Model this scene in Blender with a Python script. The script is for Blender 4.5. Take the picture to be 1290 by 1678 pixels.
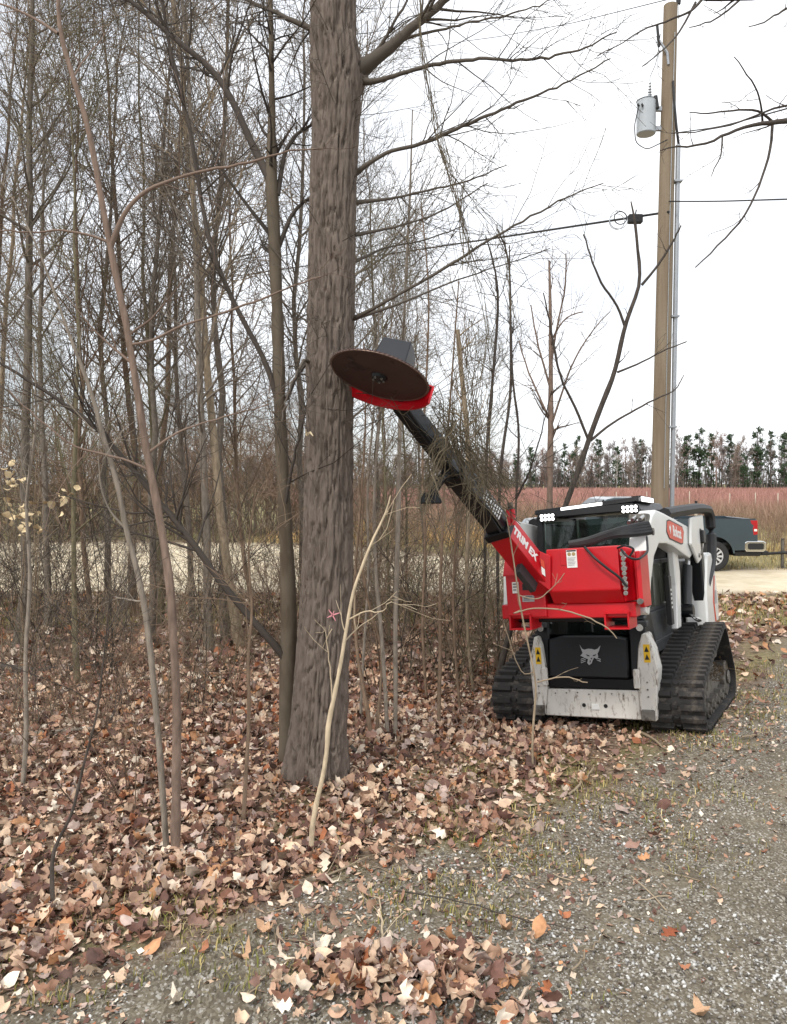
import bpy, bmesh, math, random
import numpy as np
from mathutils import Vector, Matrix

for _o in list(bpy.data.objects): bpy.data.objects.remove(_o)
scn = bpy.context.scene
COL = scn.collection

# ------------------------------------------------------------------ camera
FPX, CX, CY, CAMH, HOR = 1272.0, 645.0, 839.0, 2.15, 792.0      # photo pixels / metres
PITCH = math.atan((CY - HOR) / FPX)
cam = bpy.data.cameras.new('camera'); camo = bpy.data.objects.new('camera', cam); COL.objects.link(camo)
cam.sensor_fit = 'VERTICAL'; cam.sensor_height = 36.0; cam.lens = 36.0 * FPX / 1678.0
cam.clip_start = 0.05; cam.clip_end = 6000
camo.location = (0, 0, CAMH); camo.rotation_euler = (math.pi / 2 - PITCH, 0, 0)
scn.camera = camo

# ------------------------------------------------------------------ sky and sun
SUN_EL, SUN_AZ = math.radians(48), math.radians(215)            # azimuth clockwise from +Y: behind the camera, to the left
world = bpy.data.worlds.new('World'); scn.world = world; world.use_nodes = True
wn = world.node_tree; wn.nodes.clear()
def wnode(t, **k):
    n = wn.nodes.new(t)
    for a, b in k.items(): setattr(n, a, b)
    return n
w_out = wnode('ShaderNodeOutputWorld'); w_bg = wnode('ShaderNodeBackground'); w_bg.inputs[1].default_value = 0.1
w_sky = wnode('ShaderNodeTexSky', sky_type='NISHITA', sun_disc=False, sun_elevation=SUN_EL, sun_rotation=SUN_AZ, air_density=1.0, dust_density=2.0)
w_tc = wnode('ShaderNodeTexCoord'); w_n = wnode('ShaderNodeTexNoise'); w_n.inputs['Scale'].default_value = 1.6; w_n.inputs['Detail'].default_value = 5
w_map = wnode('ShaderNodeMapping'); w_map.inputs['Location'].default_value = (0.7, 2.1, 5.3); w_map.inputs['Scale'].default_value = (1, 1, 1.6)
w_r = wnode('ShaderNodeValToRGB'); w_r.color_ramp.elements[0].position = 0.34; w_r.color_ramp.elements[1].position = 0.56
w_r.color_ramp.elements[0].color = (0.45, 0.45, 0.45, 1)
w_mix = wnode('ShaderNodeMixRGB'); w_mix.inputs[2].default_value = (10.9, 11.1, 11.4, 1)
wn.links.new(w_tc.outputs['Generated'], w_map.inputs[0]); wn.links.new(w_map.outputs[0], w_n.inputs['Vector'])
wn.links.new(w_n.outputs['Fac'], w_r.inputs[0]); wn.links.new(w_r.outputs[0], w_mix.inputs[0])
wn.links.new(w_sky.outputs[0], w_mix.inputs[1]); wn.links.new(w_mix.outputs[0], w_bg.inputs[0]); wn.links.new(w_bg.outputs[0], w_out.inputs[0])
sun = bpy.data.lights.new('sun', 'SUN'); sun.energy = 1.5; sun.angle = math.radians(10); sun.color = (1.0, 0.95, 0.88)
suno = bpy.data.objects.new('sun', sun); COL.objects.link(suno)
_sd = Vector((math.cos(SUN_EL) * math.sin(SUN_AZ), math.cos(SUN_EL) * math.cos(SUN_AZ), math.sin(SUN_EL)))
suno.rotation_euler = (-_sd).to_track_quat('-Z', 'Y').to_euler(); suno.location = _sd * 30

vs = scn.view_settings; vs.view_transform = 'Standard'; vs.look = 'None'; vs.exposure = 0.38; vs.gamma = 1.0; vs.use_curve_mapping = False
scn.render.engine = 'CYCLES'
scn.cycles.max_bounces = 5; scn.cycles.diffuse_bounces = 2; scn.cycles.transparent_max_bounces = 8; scn.cycles.use_denoising = True; scn.cycles.adaptive_threshold = 0.02

# ------------------------------------------------------------------ helpers
rng = np.random.default_rng(11)
cp, sp = math.cos(PITCH), math.sin(PITCH)
def ray(px, py):
    a, b = (px - CX) / FPX, (CY - py) / FPX
    return np.array([a, cp + b * sp, -sp + b * cp])
def P(px, py, D):
    r = ray(px, py); return np.array([0, 0, CAMH]) + r * (D / r[1])
def pxm(D): return FPX / D                                      # photo pixels per metre at depth D

def _hash(xi, yi, s):
    h = (xi.astype(np.int64) * 374761393 + yi.astype(np.int64) * 668265263 + s * 974711) & 0x7fffffff
    h = ((h ^ (h >> 13)) * 1274126177) & 0x7fffffff
    return ((h ^ (h >> 16)) & 0xffff) / 65535.0
def vnoise(x, y, s=0):
    x = np.asarray(x, float); y = np.asarray(y, float)
    xi, yi = np.floor(x), np.floor(y); fx, fy = x - xi, y - yi
    fx = fx * fx * (3 - 2 * fx); fy = fy * fy * (3 - 2 * fy)
    a, b, c, d = _hash(xi, yi, s), _hash(xi + 1, yi, s), _hash(xi, yi + 1, s), _hash(xi + 1, yi + 1, s)
    return (a * (1 - fx) + b * fx) * (1 - fy) + (c * (1 - fx) + d * fx) * fy
def fbm(x, y, s=0, o=4):
    t = 0; am = 0.5
    for k in range(o): t = t + am * vnoise(np.asarray(x) * 2 ** k, np.asarray(y) * 2 ** k, s + k * 7); am *= 0.5
    return t / (1 - 0.5 ** o)
def sstep(a, b, x):
    t = np.clip((np.asarray(x, float) - a) / (b - a), 0, 1); return t * t * (3 - 2 * t)

def setp(o, label=None, cat=None, group=None, kind=None):
    if label: o['label'] = label
    if cat: o['category'] = cat
    if group: o['group'] = group
    if kind: o['kind'] = kind
    return o
def empty(name, loc=(0, 0, 0), label=None, cat=None, group=None, mat=None):
    o = bpy.data.objects.new(name, None); COL.objects.link(o); o.empty_display_size = 0.2
    if mat is not None: o.matrix_world = mat
    else: o.location = loc
    return setp(o, label, cat, group)
def link(name, me, parent=None, m=None):
    o = bpy.data.objects.new(name, me); COL.objects.link(o)
    if parent is not None: o.parent = parent
    if m is not None and not me.materials: me.materials.append(m)
    return o
def copy_tree(o, parent=None):
    c = o.copy(); COL.objects.link(c); c.parent = parent
    for ch in list(o.children): copy_tree(ch, c)
    return c

def np_mesh(name, V, Q, col=None, smooth=False, tri=None):
    """mesh from numpy quads Q (n,4) and optional tris (m,3); col per vertex (rgb)"""
    me = bpy.data.meshes.new(name)
    V = np.asarray(V, np.float32); nq = 0 if Q is None else len(Q); nt = 0 if tri is None else len(tri)
    me.vertices.add(len(V)); me.vertices.foreach_set('co', V.ravel())
    loops = np.concatenate(([np.asarray(Q, np.int32).ravel()] if nq else []) + ([np.asarray(tri, np.int32).ravel()] if nt else []))
    me.loops.add(len(loops)); me.loops.foreach_set('vertex_index', loops)
    tot = np.r_[np.full(nq, 4, np.int32), np.full(nt, 3, np.int32)]; st = np.r_[0, np.cumsum(tot)[:-1]].astype(np.int32)
    me.polygons.add(nq + nt); me.polygons.foreach_set('loop_start', st)
    try: me.polygons.foreach_set('loop_total', tot)
    except Exception: pass
    if smooth: me.polygons.foreach_set('use_smooth', np.ones(nq + nt, bool))
    if col is not None:
        a = me.attributes.new('Col', 'FLOAT_COLOR', 'POINT')
        c = np.ones((len(V), 4), np.float32); c[:, :3] = col; a.data.foreach_set('color', c.ravel())
    me.update(calc_edges=True); return me

class Acc:                                                      # numpy accumulator
    def __init__(s): s.V = []; s.Q = []; s.T = []; s.C = []; s.n = 0
    def add(s, V, Q=None, T=None, C=(1, 1, 1)):
        V = np.asarray(V, np.float32).reshape(-1, 3)
        if Q is not None and len(Q): s.Q.append(np.asarray(Q) + s.n)
        if T is not None and len(T): s.T.append(np.asarray(T) + s.n)
        C = np.asarray(C, np.float32)
        s.C.append(np.broadcast_to(C, V.shape).copy()); s.V.append(V); s.n += len(V)
    def mesh(s, name, smooth=False, off=None):
        V = np.concatenate(s.V); 
        if off is not None: V = V - np.asarray(off, np.float32)
        return np_mesh(name, V, np.concatenate(s.Q) if s.Q else None, np.concatenate(s.C), smooth, np.concatenate(s.T) if s.T else None)

def tubes(Pn, Rn, ns=3):
    """Pn (N,K,3), Rn (N,K) -> verts, quads of N open tubes"""
    Pn = np.asarray(Pn, float); Rn = np.asarray(Rn, float); N, K, _ = Pn.shape
    T = np.gradient(Pn, axis=1); T /= np.linalg.norm(T, axis=2, keepdims=True) + 1e-9
    ref = np.where(np.abs(T[:, :1, 2:3]) > 0.8, np.array([1.0, 0.2, 0]), np.array([0, 0.1, 1.0])); ref = np.broadcast_to(ref, T.shape)
    A = np.cross(T, ref); A /= np.linalg.norm(A, axis=2, keepdims=True) + 1e-9; B = np.cross(T, A)
    ang = np.arange(ns) * 2 * math.pi / ns
    V = Pn[:, :, None, :] + Rn[:, :, None, None] * (A[:, :, None, :] * np.cos(ang)[None, None, :, None] + B[:, :, None, :] * np.sin(ang)[None, None, :, None])
    base = (np.arange(N) * K * ns)[:, None, None] + (np.arange(K - 1) * ns)[None, :, None]
    i = np.arange(ns)[None, None, :]; j = (np.arange(ns) + 1) % ns; j = j[None, None, :]
    Q = np.stack([base + i, base + j, base + ns + j, base + ns + i], -1).reshape(-1, 4)
    return V.reshape(-1, 3), Q
def nrm(v): return v / (np.linalg.norm(v, axis=-1, keepdims=True) + 1e-9)
def resample(pts, n):
    pts = np.asarray(pts, float)
    d = np.r_[0, np.cumsum(np.linalg.norm(np.diff(pts[:, :3], axis=0), axis=1))]
    # Catmull-Rom-ish: smooth by dense linear then box filter
    t = np.linspace(0, d[-1], n); out = np.stack([np.interp(t, d, pts[:, k]) for k in range(pts.shape[1])], 1)
    if n > 6:
        s = out.copy()
        for _ in range(2): s[1:-1] = (s[:-2] + 2 * s[1:-1] + s[2:]) / 4
        out = s
    return out
def grow(PP, RR, n, lrange, ang, K, up=0.0, wob=0.15, rr=0.55, rmin=0.0015, t0=0.25, t1=1.0, rg=None, flat=None, lentaper=0.5, droop=0.0):
    """children of parents PP (N,K0,3): n per parent; returns polylines and radii"""
    rg = rg or rng; N, K0, _ = PP.shape
    pi = np.repeat(np.arange(N), n); M = len(pi)
    t = t0 + (t1 - t0) * rg.random(M); fi = t * (K0 - 1); i0 = np.minimum(fi.astype(int), K0 - 2); fr = (fi - i0)[:, None]
    A, B = PP[pi, i0], PP[pi, i0 + 1]; S = A + (B - A) * fr; tan = nrm(B - A)
    r0 = RR[pi, i0] * (1 - fr[:, 0]) + RR[pi, i0 + 1] * fr[:, 0]
    rnd = rg.normal(size=(M, 3)); per = nrm(rnd - tan * (rnd * tan).sum(1, keepdims=True))
    a = np.radians(ang[0] + (ang[1] - ang[0]) * rg.random(M))[:, None]
    d = nrm(tan * np.cos(a) + per * np.sin(a) + np.array([0, 0, up]) * 0.6)
    L = (lrange[0] + (lrange[1] - lrange[0]) * rg.random(M)) * (1 - lentaper * t)
    out = [S]; p = S
    for k in range(K - 1):
        d = nrm(d + rg.normal(size=(M, 3)) * wob + np.array([0, 0, up - droop * k / K]))
        p = p + d * (L / (K - 1))[:, None]; out.append(p)
    Pn = np.stack(out, 1); rb = np.clip(r0 * rr, rmin * 1.3, None)
    Rn = rb[:, None] + (rmin - rb[:, None]) * np.linspace(0, 1, K)[None, :] ** 0.8
    return Pn, Rn

class MB:                                                       # hard-surface builder
    def __init__(s): s.v = []; s.f = []
    def add(s, V, F):
        n = len(s.v); s.v += [tuple(map(float, v)) for v in V]; s.f += [tuple(i + n for i in f) for f in F]; return s
    def box(s, c, d, rot=None):
        V = [Vector((x * d[0] / 2, y * d[1] / 2, z * d[2] / 2)) for x in (-1, 1) for y in (-1, 1) for z in (-1, 1)]
        if rot is not None: V = [rot @ v for v in V]
        c = Vector(c); return s.add([v + c for v in V], [(0, 1, 3, 2), (4, 6, 7, 5), (0, 4, 5, 1), (2, 3, 7, 6), (0, 2, 6, 4), (1, 5, 7, 3)])
    def b6(s, x0, x1, y0, y1, z0, z1): return s.box(((x0 + x1) / 2, (y0 + y1) / 2, (z0 + z1) / 2), (abs(x1 - x0), abs(y1 - y0), abs(z1 - z0)))
    def loft(s, A, B):                                          # two matching loops -> closed prism
        n = len(A); F = [tuple(range(n))[::-1], tuple(range(n, 2 * n))] + [(i, (i + 1) % n, n + (i + 1) % n, n + i) for i in range(n)]
        return s.add(list(A) + list(B), F)
    def prism(s, prof, ax, a, b):                               # profile in the other two axes (order x,y,z without ax)
        def mk(p, t):
            l = list(p); l.insert(ax, t); return l
        return s.loft([mk(p, a) for p in prof], [mk(p, b) for p in prof])
    def cyl(s, a, b, r, n=16, r2=None):
        a, b = Vector(a), Vector(b); d = (b - a).normalized(); u = d.orthogonal().normalized(); w = d.cross(u); r2 = r if r2 is None else r2
        A = [a + (u * math.cos(2 * math.pi * k / n) + w * math.sin(2 * math.pi * k / n)) * r for k in range(n)]
        B = [b + (u * math.cos(2 * math.pi * k / n) + w * math.sin(2 * math.pi * k / n)) * r2 for k in range(n)]
        return s.loft(A, B)
    def tube(s, pts, r, n=8, m=None):
        pts = resample(np.asarray(pts, float), m) if m else np.asarray(pts, float)
        R = np.full(len(pts), r) if np.isscalar(r) else np.interp(np.linspace(0, 1, len(pts)), np.linspace(0, 1, len(r)), r)
        V, Q = tubes(pts[None], R[None], n); s.add(V, Q.tolist()); k = len(s.v)
        s.f.append(tuple(range(k - n, k))); s.f.append(tuple(range(k - len(V), k - len(V) + n))[::-1]); return s
    def ring(s, c, ax, r0, r1, h, n=32):                        # flat annulus of thickness h around axis ax
        c = Vector(c); d = Vector(ax).normalized(); u = d.orthogonal().normalized(); w = d.cross(u); V = []
        for k in range(n):
            e = u * math.cos(2 * math.pi * k / n) + w * math.sin(2 * math.pi * k / n)
            V += [c + e * r0 - d * h / 2, c + e * r1 - d * h / 2, c + e * r1 + d * h / 2, c + e * r0 + d * h / 2]
        F = []
        for k in range(n):
            a, b = 4 * k, 4 * ((k + 1) % n)
            for i in range(4): F.append((a + i, a + (i + 1) % 4, b + (i + 1) % 4, b + i))
        return s.add(V, F)
    def build(s, name, m, parent=None, bevel=0.0, off=None, smooth=False, seg=1):
        me = bpy.data.meshes.new(name); V = s.v if off is None else [(v[0] - off[0], v[1] - off[1], v[2] - off[2]) for v in s.v]
        me.from_pydata(V, [], s.f)
        bm = bmesh.new(); bm.from_mesh(me); bmesh.ops.recalc_face_normals(bm, faces=bm.faces)
        if bevel:
            ed = [e for e in bm.edges if len(e.link_faces) == 2 and e.calc_face_angle(0) > 0.5]
            bmesh.ops.bevel(bm, geom=ed, offset=bevel, segments=seg, profile=0.6, affect='EDGES', clamp_overlap=True)
        bm.to_mesh(me); bm.free()
        if smooth:
            for p in me.polygons: p.use_smooth = True
            try: me.set_sharp_from_angle(angle=math.radians(40))
            except Exception: pass
        return link(name, me, parent, m)

_font_cache = {}
def text_mesh(txt, size, m, name, parent, O, X, Y, bold=0.0, shear=0.0, align='CENTER', off=None):
    cu = bpy.data.curves.new('t', 'FONT'); cu.body = txt; cu.size = size; cu.align_x = align; cu.align_y = 'CENTER'; cu.offset = bold; cu.shear = shear; cu.extrude = 0.0008
    to = bpy.data.objects.new('t', cu); COL.objects.link(to)
    dg = bpy.context.evaluated_depsgraph_get(); me = bpy.data.meshes.new_from_object(to.evaluated_get(dg))
    bpy.data.objects.remove(to); bpy.data.curves.remove(cu)
    X = Vector(X).normalized(); Y = Vector(Y); Y = (Y - X * Y.dot(X)).normalized(); Z = X.cross(Y); O = Vector(O)
    if off is not None: O = O - Vector(off)
    for v in me.vertices: v.co = O + X * v.co.x + Y * v.co.y + Z * v.co.z
    me.materials.clear(); return link(name, me, parent, m)

# ------------------------------------------------------------------ materials
def srgb(r, g, b):
    f = lambda c: (c / 255 / 12.92) if c <= 10 else ((c / 255 + 0.055) / 1.055) ** 2.4
    return (f(r), f(g), f(b))
MATS = {}
def mat(name, color=None, rough=0.6, metal=0.0, vary=0.25, scale=8.0, bump=0.0, bscale=None, dirt=None, dscale=6.0, dcov=0.5, attr=False, emit=0.0, coat=0.0, spec=0.5, stretch=None, second=None, dstretch=None):
    if name in MATS: return MATS[name]
    m = bpy.data.materials.new(name); m.use_nodes = True; nt = m.node_tree; N = nt.nodes; Lk = nt.links
    b = N['Principled BSDF']; b.inputs['Roughness'].default_value = rough; b.inputs['Metallic'].default_value = metal
    b.inputs['Specular IOR Level'].default_value = spec
    if coat: b.inputs['Coat Weight'].default_value = coat; b.inputs['Coat Roughness'].default_value = 0.12
    tc = N.new('ShaderNodeTexCoord'); vec = tc.outputs['Object']
    if stretch:
        mp = N.new('ShaderNodeMapping'); mp.inputs['Scale'].default_value = stretch; Lk.new(vec, mp.inputs[0]); vec = mp.outputs[0]
    no = N.new('ShaderNodeTexNoise'); no.inputs['Scale'].default_value = scale; no.inputs['Detail'].default_value = 6; Lk.new(vec, no.inputs['Vector'])
    if attr:
        at = N.new('ShaderNodeAttribute'); at.attribute_name = 'Col'; src = at.outputs['Color']
    else:
        rgb = N.new('ShaderNodeRGB'); rgb.outputs[0].default_value = (*color, 1); src = rgb.outputs[0]
    if second:
        m2 = N.new('ShaderNodeMixRGB'); m2.inputs[2].default_value = (*second, 1); Lk.new(src, m2.inputs[1])
        r2 = N.new('ShaderNodeValToRGB'); r2.color_ramp.elements[0].position = 0.42; r2.color_ramp.elements[1].position = 0.6
        Lk.new(no.outputs['Fac'], r2.inputs[0]); Lk.new(r2.outputs[0], m2.inputs[0]); src = m2.outputs[0]
    mr = N.new('ShaderNodeMapRange'); mr.inputs[1].default_value = 0.25; mr.inputs[2].default_value = 0.75; mr.inputs[3].default_value = 1 - vary; mr.inputs[4].default_value = 1 + vary
    Lk.new(no.outputs['Fac'], mr.inputs[0])
    mx = N.new('ShaderNodeMixRGB'); mx.blend_type = 'MULTIPLY'; mx.inputs[0].default_value = 1; Lk.new(src, mx.inputs[1]); Lk.new(mr.outputs[0], mx.inputs[2]); src = mx.outputs[0]
    if dirt:
        n2 = N.new('ShaderNodeTexNoise'); n2.inputs['Scale'].default_value = dscale; n2.inputs['Detail'].default_value = 9; n2.inputs['Roughness'].default_value = 0.7
        if dstretch:
            mp2 = N.new('ShaderNodeMapping'); mp2.inputs['Scale'].default_value = dstretch; Lk.new(tc.outputs['Object'], mp2.inputs[0]); Lk.new(mp2.outputs[0], n2.inputs['Vector'])
        else: Lk.new(tc.outputs['Object'], n2.inputs['Vector'])
        r3 = N.new('ShaderNodeValToRGB'); r3.color_ramp.elements[0].position = dcov; r3.color_ramp.elements[1].position = dcov + 0.12
        Lk.new(n2.outputs['Fac'], r3.inputs[0])
        m3 = N.new('ShaderNodeMixRGB'); m3.inputs[2].default_value = (*dirt, 1); Lk.new(src, m3.inputs[1]); Lk.new(r3.outputs[0], m3.inputs[0]); src = m3.outputs[0]
        mr3 = N.new('ShaderNodeMapRange'); mr3.inputs[3].default_value = rough; mr3.inputs[4].default_value = 0.9; Lk.new(r3.outputs[0], mr3.inputs[0]); Lk.new(mr3.outputs[0], b.inputs['Roughness'])
    Lk.new(src, b.inputs['Base Color'])
    if bump:
        bp = N.new('ShaderNodeBump'); bp.inputs['Strength'].default_value = bump; bp.inputs['Distance'].default_value = 0.01
        if bscale:
            n4 = N.new('ShaderNodeTexNoise'); n4.inputs['Scale'].default_value = bscale; n4.inputs['Detail'].default_value = 6; Lk.new(vec, n4.inputs['Vector']); Lk.new(n4.outputs['Fac'], bp.inputs['Height'])
        else: Lk.new(no.outputs['Fac'], bp.inputs['Height'])
        Lk.new(bp.outputs[0], b.inputs['Normal'])
    if emit:
        b.inputs['Emission Color'].default_value = (*color, 1); b.inputs['Emission Strength'].default_value = emit
    MATS[name] = m; return m
def glass_mat(name, tint, opac, dcol=(0.05, 0.06, 0.06)):
    if name in MATS: return MATS[name]
    m = bpy.data.materials.new(name); m.use_nodes = True; nt = m.node_tree; N = nt.nodes; N.clear()
    o = N.new('ShaderNodeOutputMaterial'); tr = N.new('ShaderNodeBsdfTransparent'); tr.inputs[0].default_value = (*tint, 1)
    gl = N.new('ShaderNodeBsdfGlossy'); gl.inputs['Roughness'].default_value = 0.04
    df = N.new('ShaderNodeBsdfDiffuse'); df.inputs[0].default_value = (*dcol, 1)
    fr = N.new('ShaderNodeFresnel'); fr.inputs[0].default_value = 1.5
    m1 = N.new('ShaderNodeMixShader'); m1.inputs[0].default_value = opac; nt.links.new(tr.outputs[0], m1.inputs[1]); nt.links.new(df.outputs[0], m1.inputs[2])
    m2 = N.new('ShaderNodeMixShader'); nt.links.new(fr.outputs[0], m2.inputs[0]); nt.links.new(m1.outputs[0], m2.inputs[1]); nt.links.new(gl.outputs[0], m2.inputs[2])
    nt.links.new(m2.outputs[0], o.inputs[0]); MATS[name] = m; return m
# ------------------------------------------------------------------ loader pose (local: u to photo right, v to the machine's rear, w up)
LQ = dict(x=1.837, y=6.856, z=-0.025, yaw=-0.5356, pit=-0.0566, roll=-0.1015)
def rot3(yaw, pit, roll):
    c, s = math.cos(yaw), math.sin(yaw); Rz = np.array([[c, -s, 0], [s, c, 0], [0, 0, 1]])
    c, s = math.cos(pit), math.sin(pit); Rx = np.array([[1, 0, 0], [0, c, -s], [0, s, c]])
    c, s = math.cos(roll), math.sin(roll); Ry = np.array([[c, 0, s], [0, 1, 0], [-s, 0, c]])
    return Rz @ Rx @ Ry
LM = rot3(LQ['yaw'], LQ['pit'], LQ['roll']); LO = np.array([LQ['x'], LQ['y'], LQ['z']])
def L(px, py, ax, val):                                         # pixel -> loader-local point on plane ax = val
    c = LM.T @ (np.array([0, 0, CAMH]) - LO); d = LM.T @ ray(px, py); return c + d * ((val - c[ax]) / d[ax])
def to_local(p): return LM.T @ (np.asarray(p) - LO)
def to_world(p): return LM @ np.asarray(p) + LO

# ------------------------------------------------------------------ terrain
BX = np.array([-40, -4.0, -1.71, -1.1, -0.70, -0.29, 0.2, 0.82, 1.53, 2.23, 3.08, 4.5, 8, 40.])
BY = np.array([-10, 2.4, 3.38, 3.56, 3.97, 4.35, 4.60, 5.08, 5.60, 6.3, 7.2, 9.4, 13.5, 40.])
def drive_d(x, y):                                              # >0 on the leafy side of the gravel edge, metres
    b = np.interp(x, BX, BY); sl = 0.75
    return (y - b) * sl
_nl = LM[:, 2]; _lc = to_world((0, 0.75, 0))
def height(x, y):
    x = np.asarray(x, float); y = np.asarray(y, float)
    h = -0.27 * sstep(9, 20, y) - 0.12 * sstep(24, 60, y)
    h = h + (fbm(x * 0.5, y * 0.5, 3) - 0.5) * 0.16 * sstep(0.3, 2.5, drive_d(x, y)) * (1 - sstep(14, 18, y))
    h = h + (fbm(x * 1.3, y * 1.3, 9) - 0.5) * 0.035
    pl = LO[2] - ((x - LO[0]) * _nl[0] + (y - LO[1]) * _nl[1]) / _nl[2]
    q = np.hypot(x - _lc[0], y - _lc[1]); w = 1 - sstep(1.25, 3.0, q)
    h = h * (1 - w) + pl * w
    # leaf drift at the drive's edge and around the loader's lower side
    h = h + 0.07 * np.exp(-(((x - 0.08) / 0.42) ** 2 + ((y - 3.22) / 0.22) ** 2))
    h = h + 0.10 * np.exp(-(((x + 0.60) / 0.45) ** 2 + ((y - 5.45) / 0.45) ** 2))
    return h
def ground_pt(px, py, it=12):
    r = ray(px, py); z = 0.0
    for _ in range(it):
        t = (z - CAMH) / r[2]; q = r * t; z = float(height(q[0], q[1]))
    return np.array([q[0], q[1], z])

def axis(fine0, fine1, step, lo, hi, gr):
    a = list(np.arange(fine0, fine1 + 1e-6, step)); s = step; x = fine1
    while x < hi: s *= gr; x += s; a.append(min(x, hi))
    s = step; x = fine0
    while x > lo: s *= gr; x -= s; a.insert(0, max(x, lo))
    return np.array(a)
gx = axis(-2.6, 3.6, 0.03, -1500, 1500, 1.075); gy = axis(2.9, 6.6, 0.03, -40, 2500, 1.06)
GX, GY = np.meshgrid(gx, gy)
dd = drive_d(GX, GY) + (fbm(GX * 1.5, GY * 1.5, 21) - 0.5) * 0.9 * np.minimum(1, 12 / (np.abs(GY) + 1))
n1 = fbm(GX * 3.1, GY * 3.1, 33)
near = (GY < 16.2)
gravel = np.where(near, 1 - sstep(-0.35, 0.25, dd), 0)
gravel = gravel * (1 - sstep(9, 14, GY))
edge_n = (fbm(GX * 0.35, GY * 0.35, 5) - 0.5) * 1.6
s0 = 16.6 + edge_n; s1 = np.interp(GX, [-60, -8, -2, 4, 9, 60], [33, 32, 30, 23.5, 21.6, 21.6]) + edge_n * 0.6
sand = sstep(-0.5, 0.5, GY - s0) * (1 - sstep(-0.4, 0.4, GY - s1))
grass = np.clip(sstep(-0.55, 0.0, dd) * (1 - sstep(0.2, 1.6, dd)) * sstep(0.42, 0.6, n1) * 0.85 + sstep(11.5, 14.5, GY) * (1 - sand) * sstep(0.35, 0.6, n1 + 0.15 * sstep(0, 4, GX)), 0, 1) * near + (GY > s1) * sstep(0, 1.0, GY - s1)
grass = np.clip(grass, 0, 1) * (1 - sand)
GZ = height(GX, GY)
fine = (1 - sstep(6.5, 9, GY)) * (GY > 2) * (1 - sstep(4, 5, np.abs(GX)))
GZ = GZ + fine * ((fbm(GX * 9, GY * 9, 41) - 0.5) * 0.022 + (fbm(GX * 28, GY * 28, 43, 2) - 0.5) * 0.012)
# bar-shaped tread print left on the drive
tc_ = ground_pt(345, 1600); ta = math.radians(12)
tu = (GX - tc_[0]) * math.cos(ta) + (GY - tc_[1]) * math.sin(ta); tv = -(GX - tc_[0]) * math.sin(ta) + (GY - tc_[1]) * math.cos(ta)
tmask = (1 - sstep(0.20, 0.27, np.abs(tu))) * sstep(-0.5, -0.35, tv) * (1 - sstep(0.35, 0.6, tv))
GZ = GZ + tmask * (0.024 * np.clip(np.sin(tv * 2 * math.pi / 0.075 + 1.5 * (fbm(GX * 6, GY * 6, 51) - 0.5)), -0.6, 1) - 0.012)
ny, nx = GX.shape
GV = np.stack([GX, GY, GZ], -1).reshape(-1, 3)
ii = (np.arange(ny - 1)[:, None] * nx + np.arange(nx - 1)[None, :]); GQ = np.stack([ii, ii + 1, ii + nx + 1, ii + nx], -1).reshape(-1, 4)
zone = np.stack([gravel, sand, grass], -1).reshape(-1, 3); tread_zone = tmask.reshape(-1)
fz = zone[GQ].mean(1); fy = GV[GQ][:, :, 1].mean(1)
cls = np.where(fz[:, 1] > 0.5, 2, np.where(fz[:, 0] > 0.5, 1, np.where((fz[:, 2] > 0.5) & (fy > 22), 3, 0)))

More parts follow.
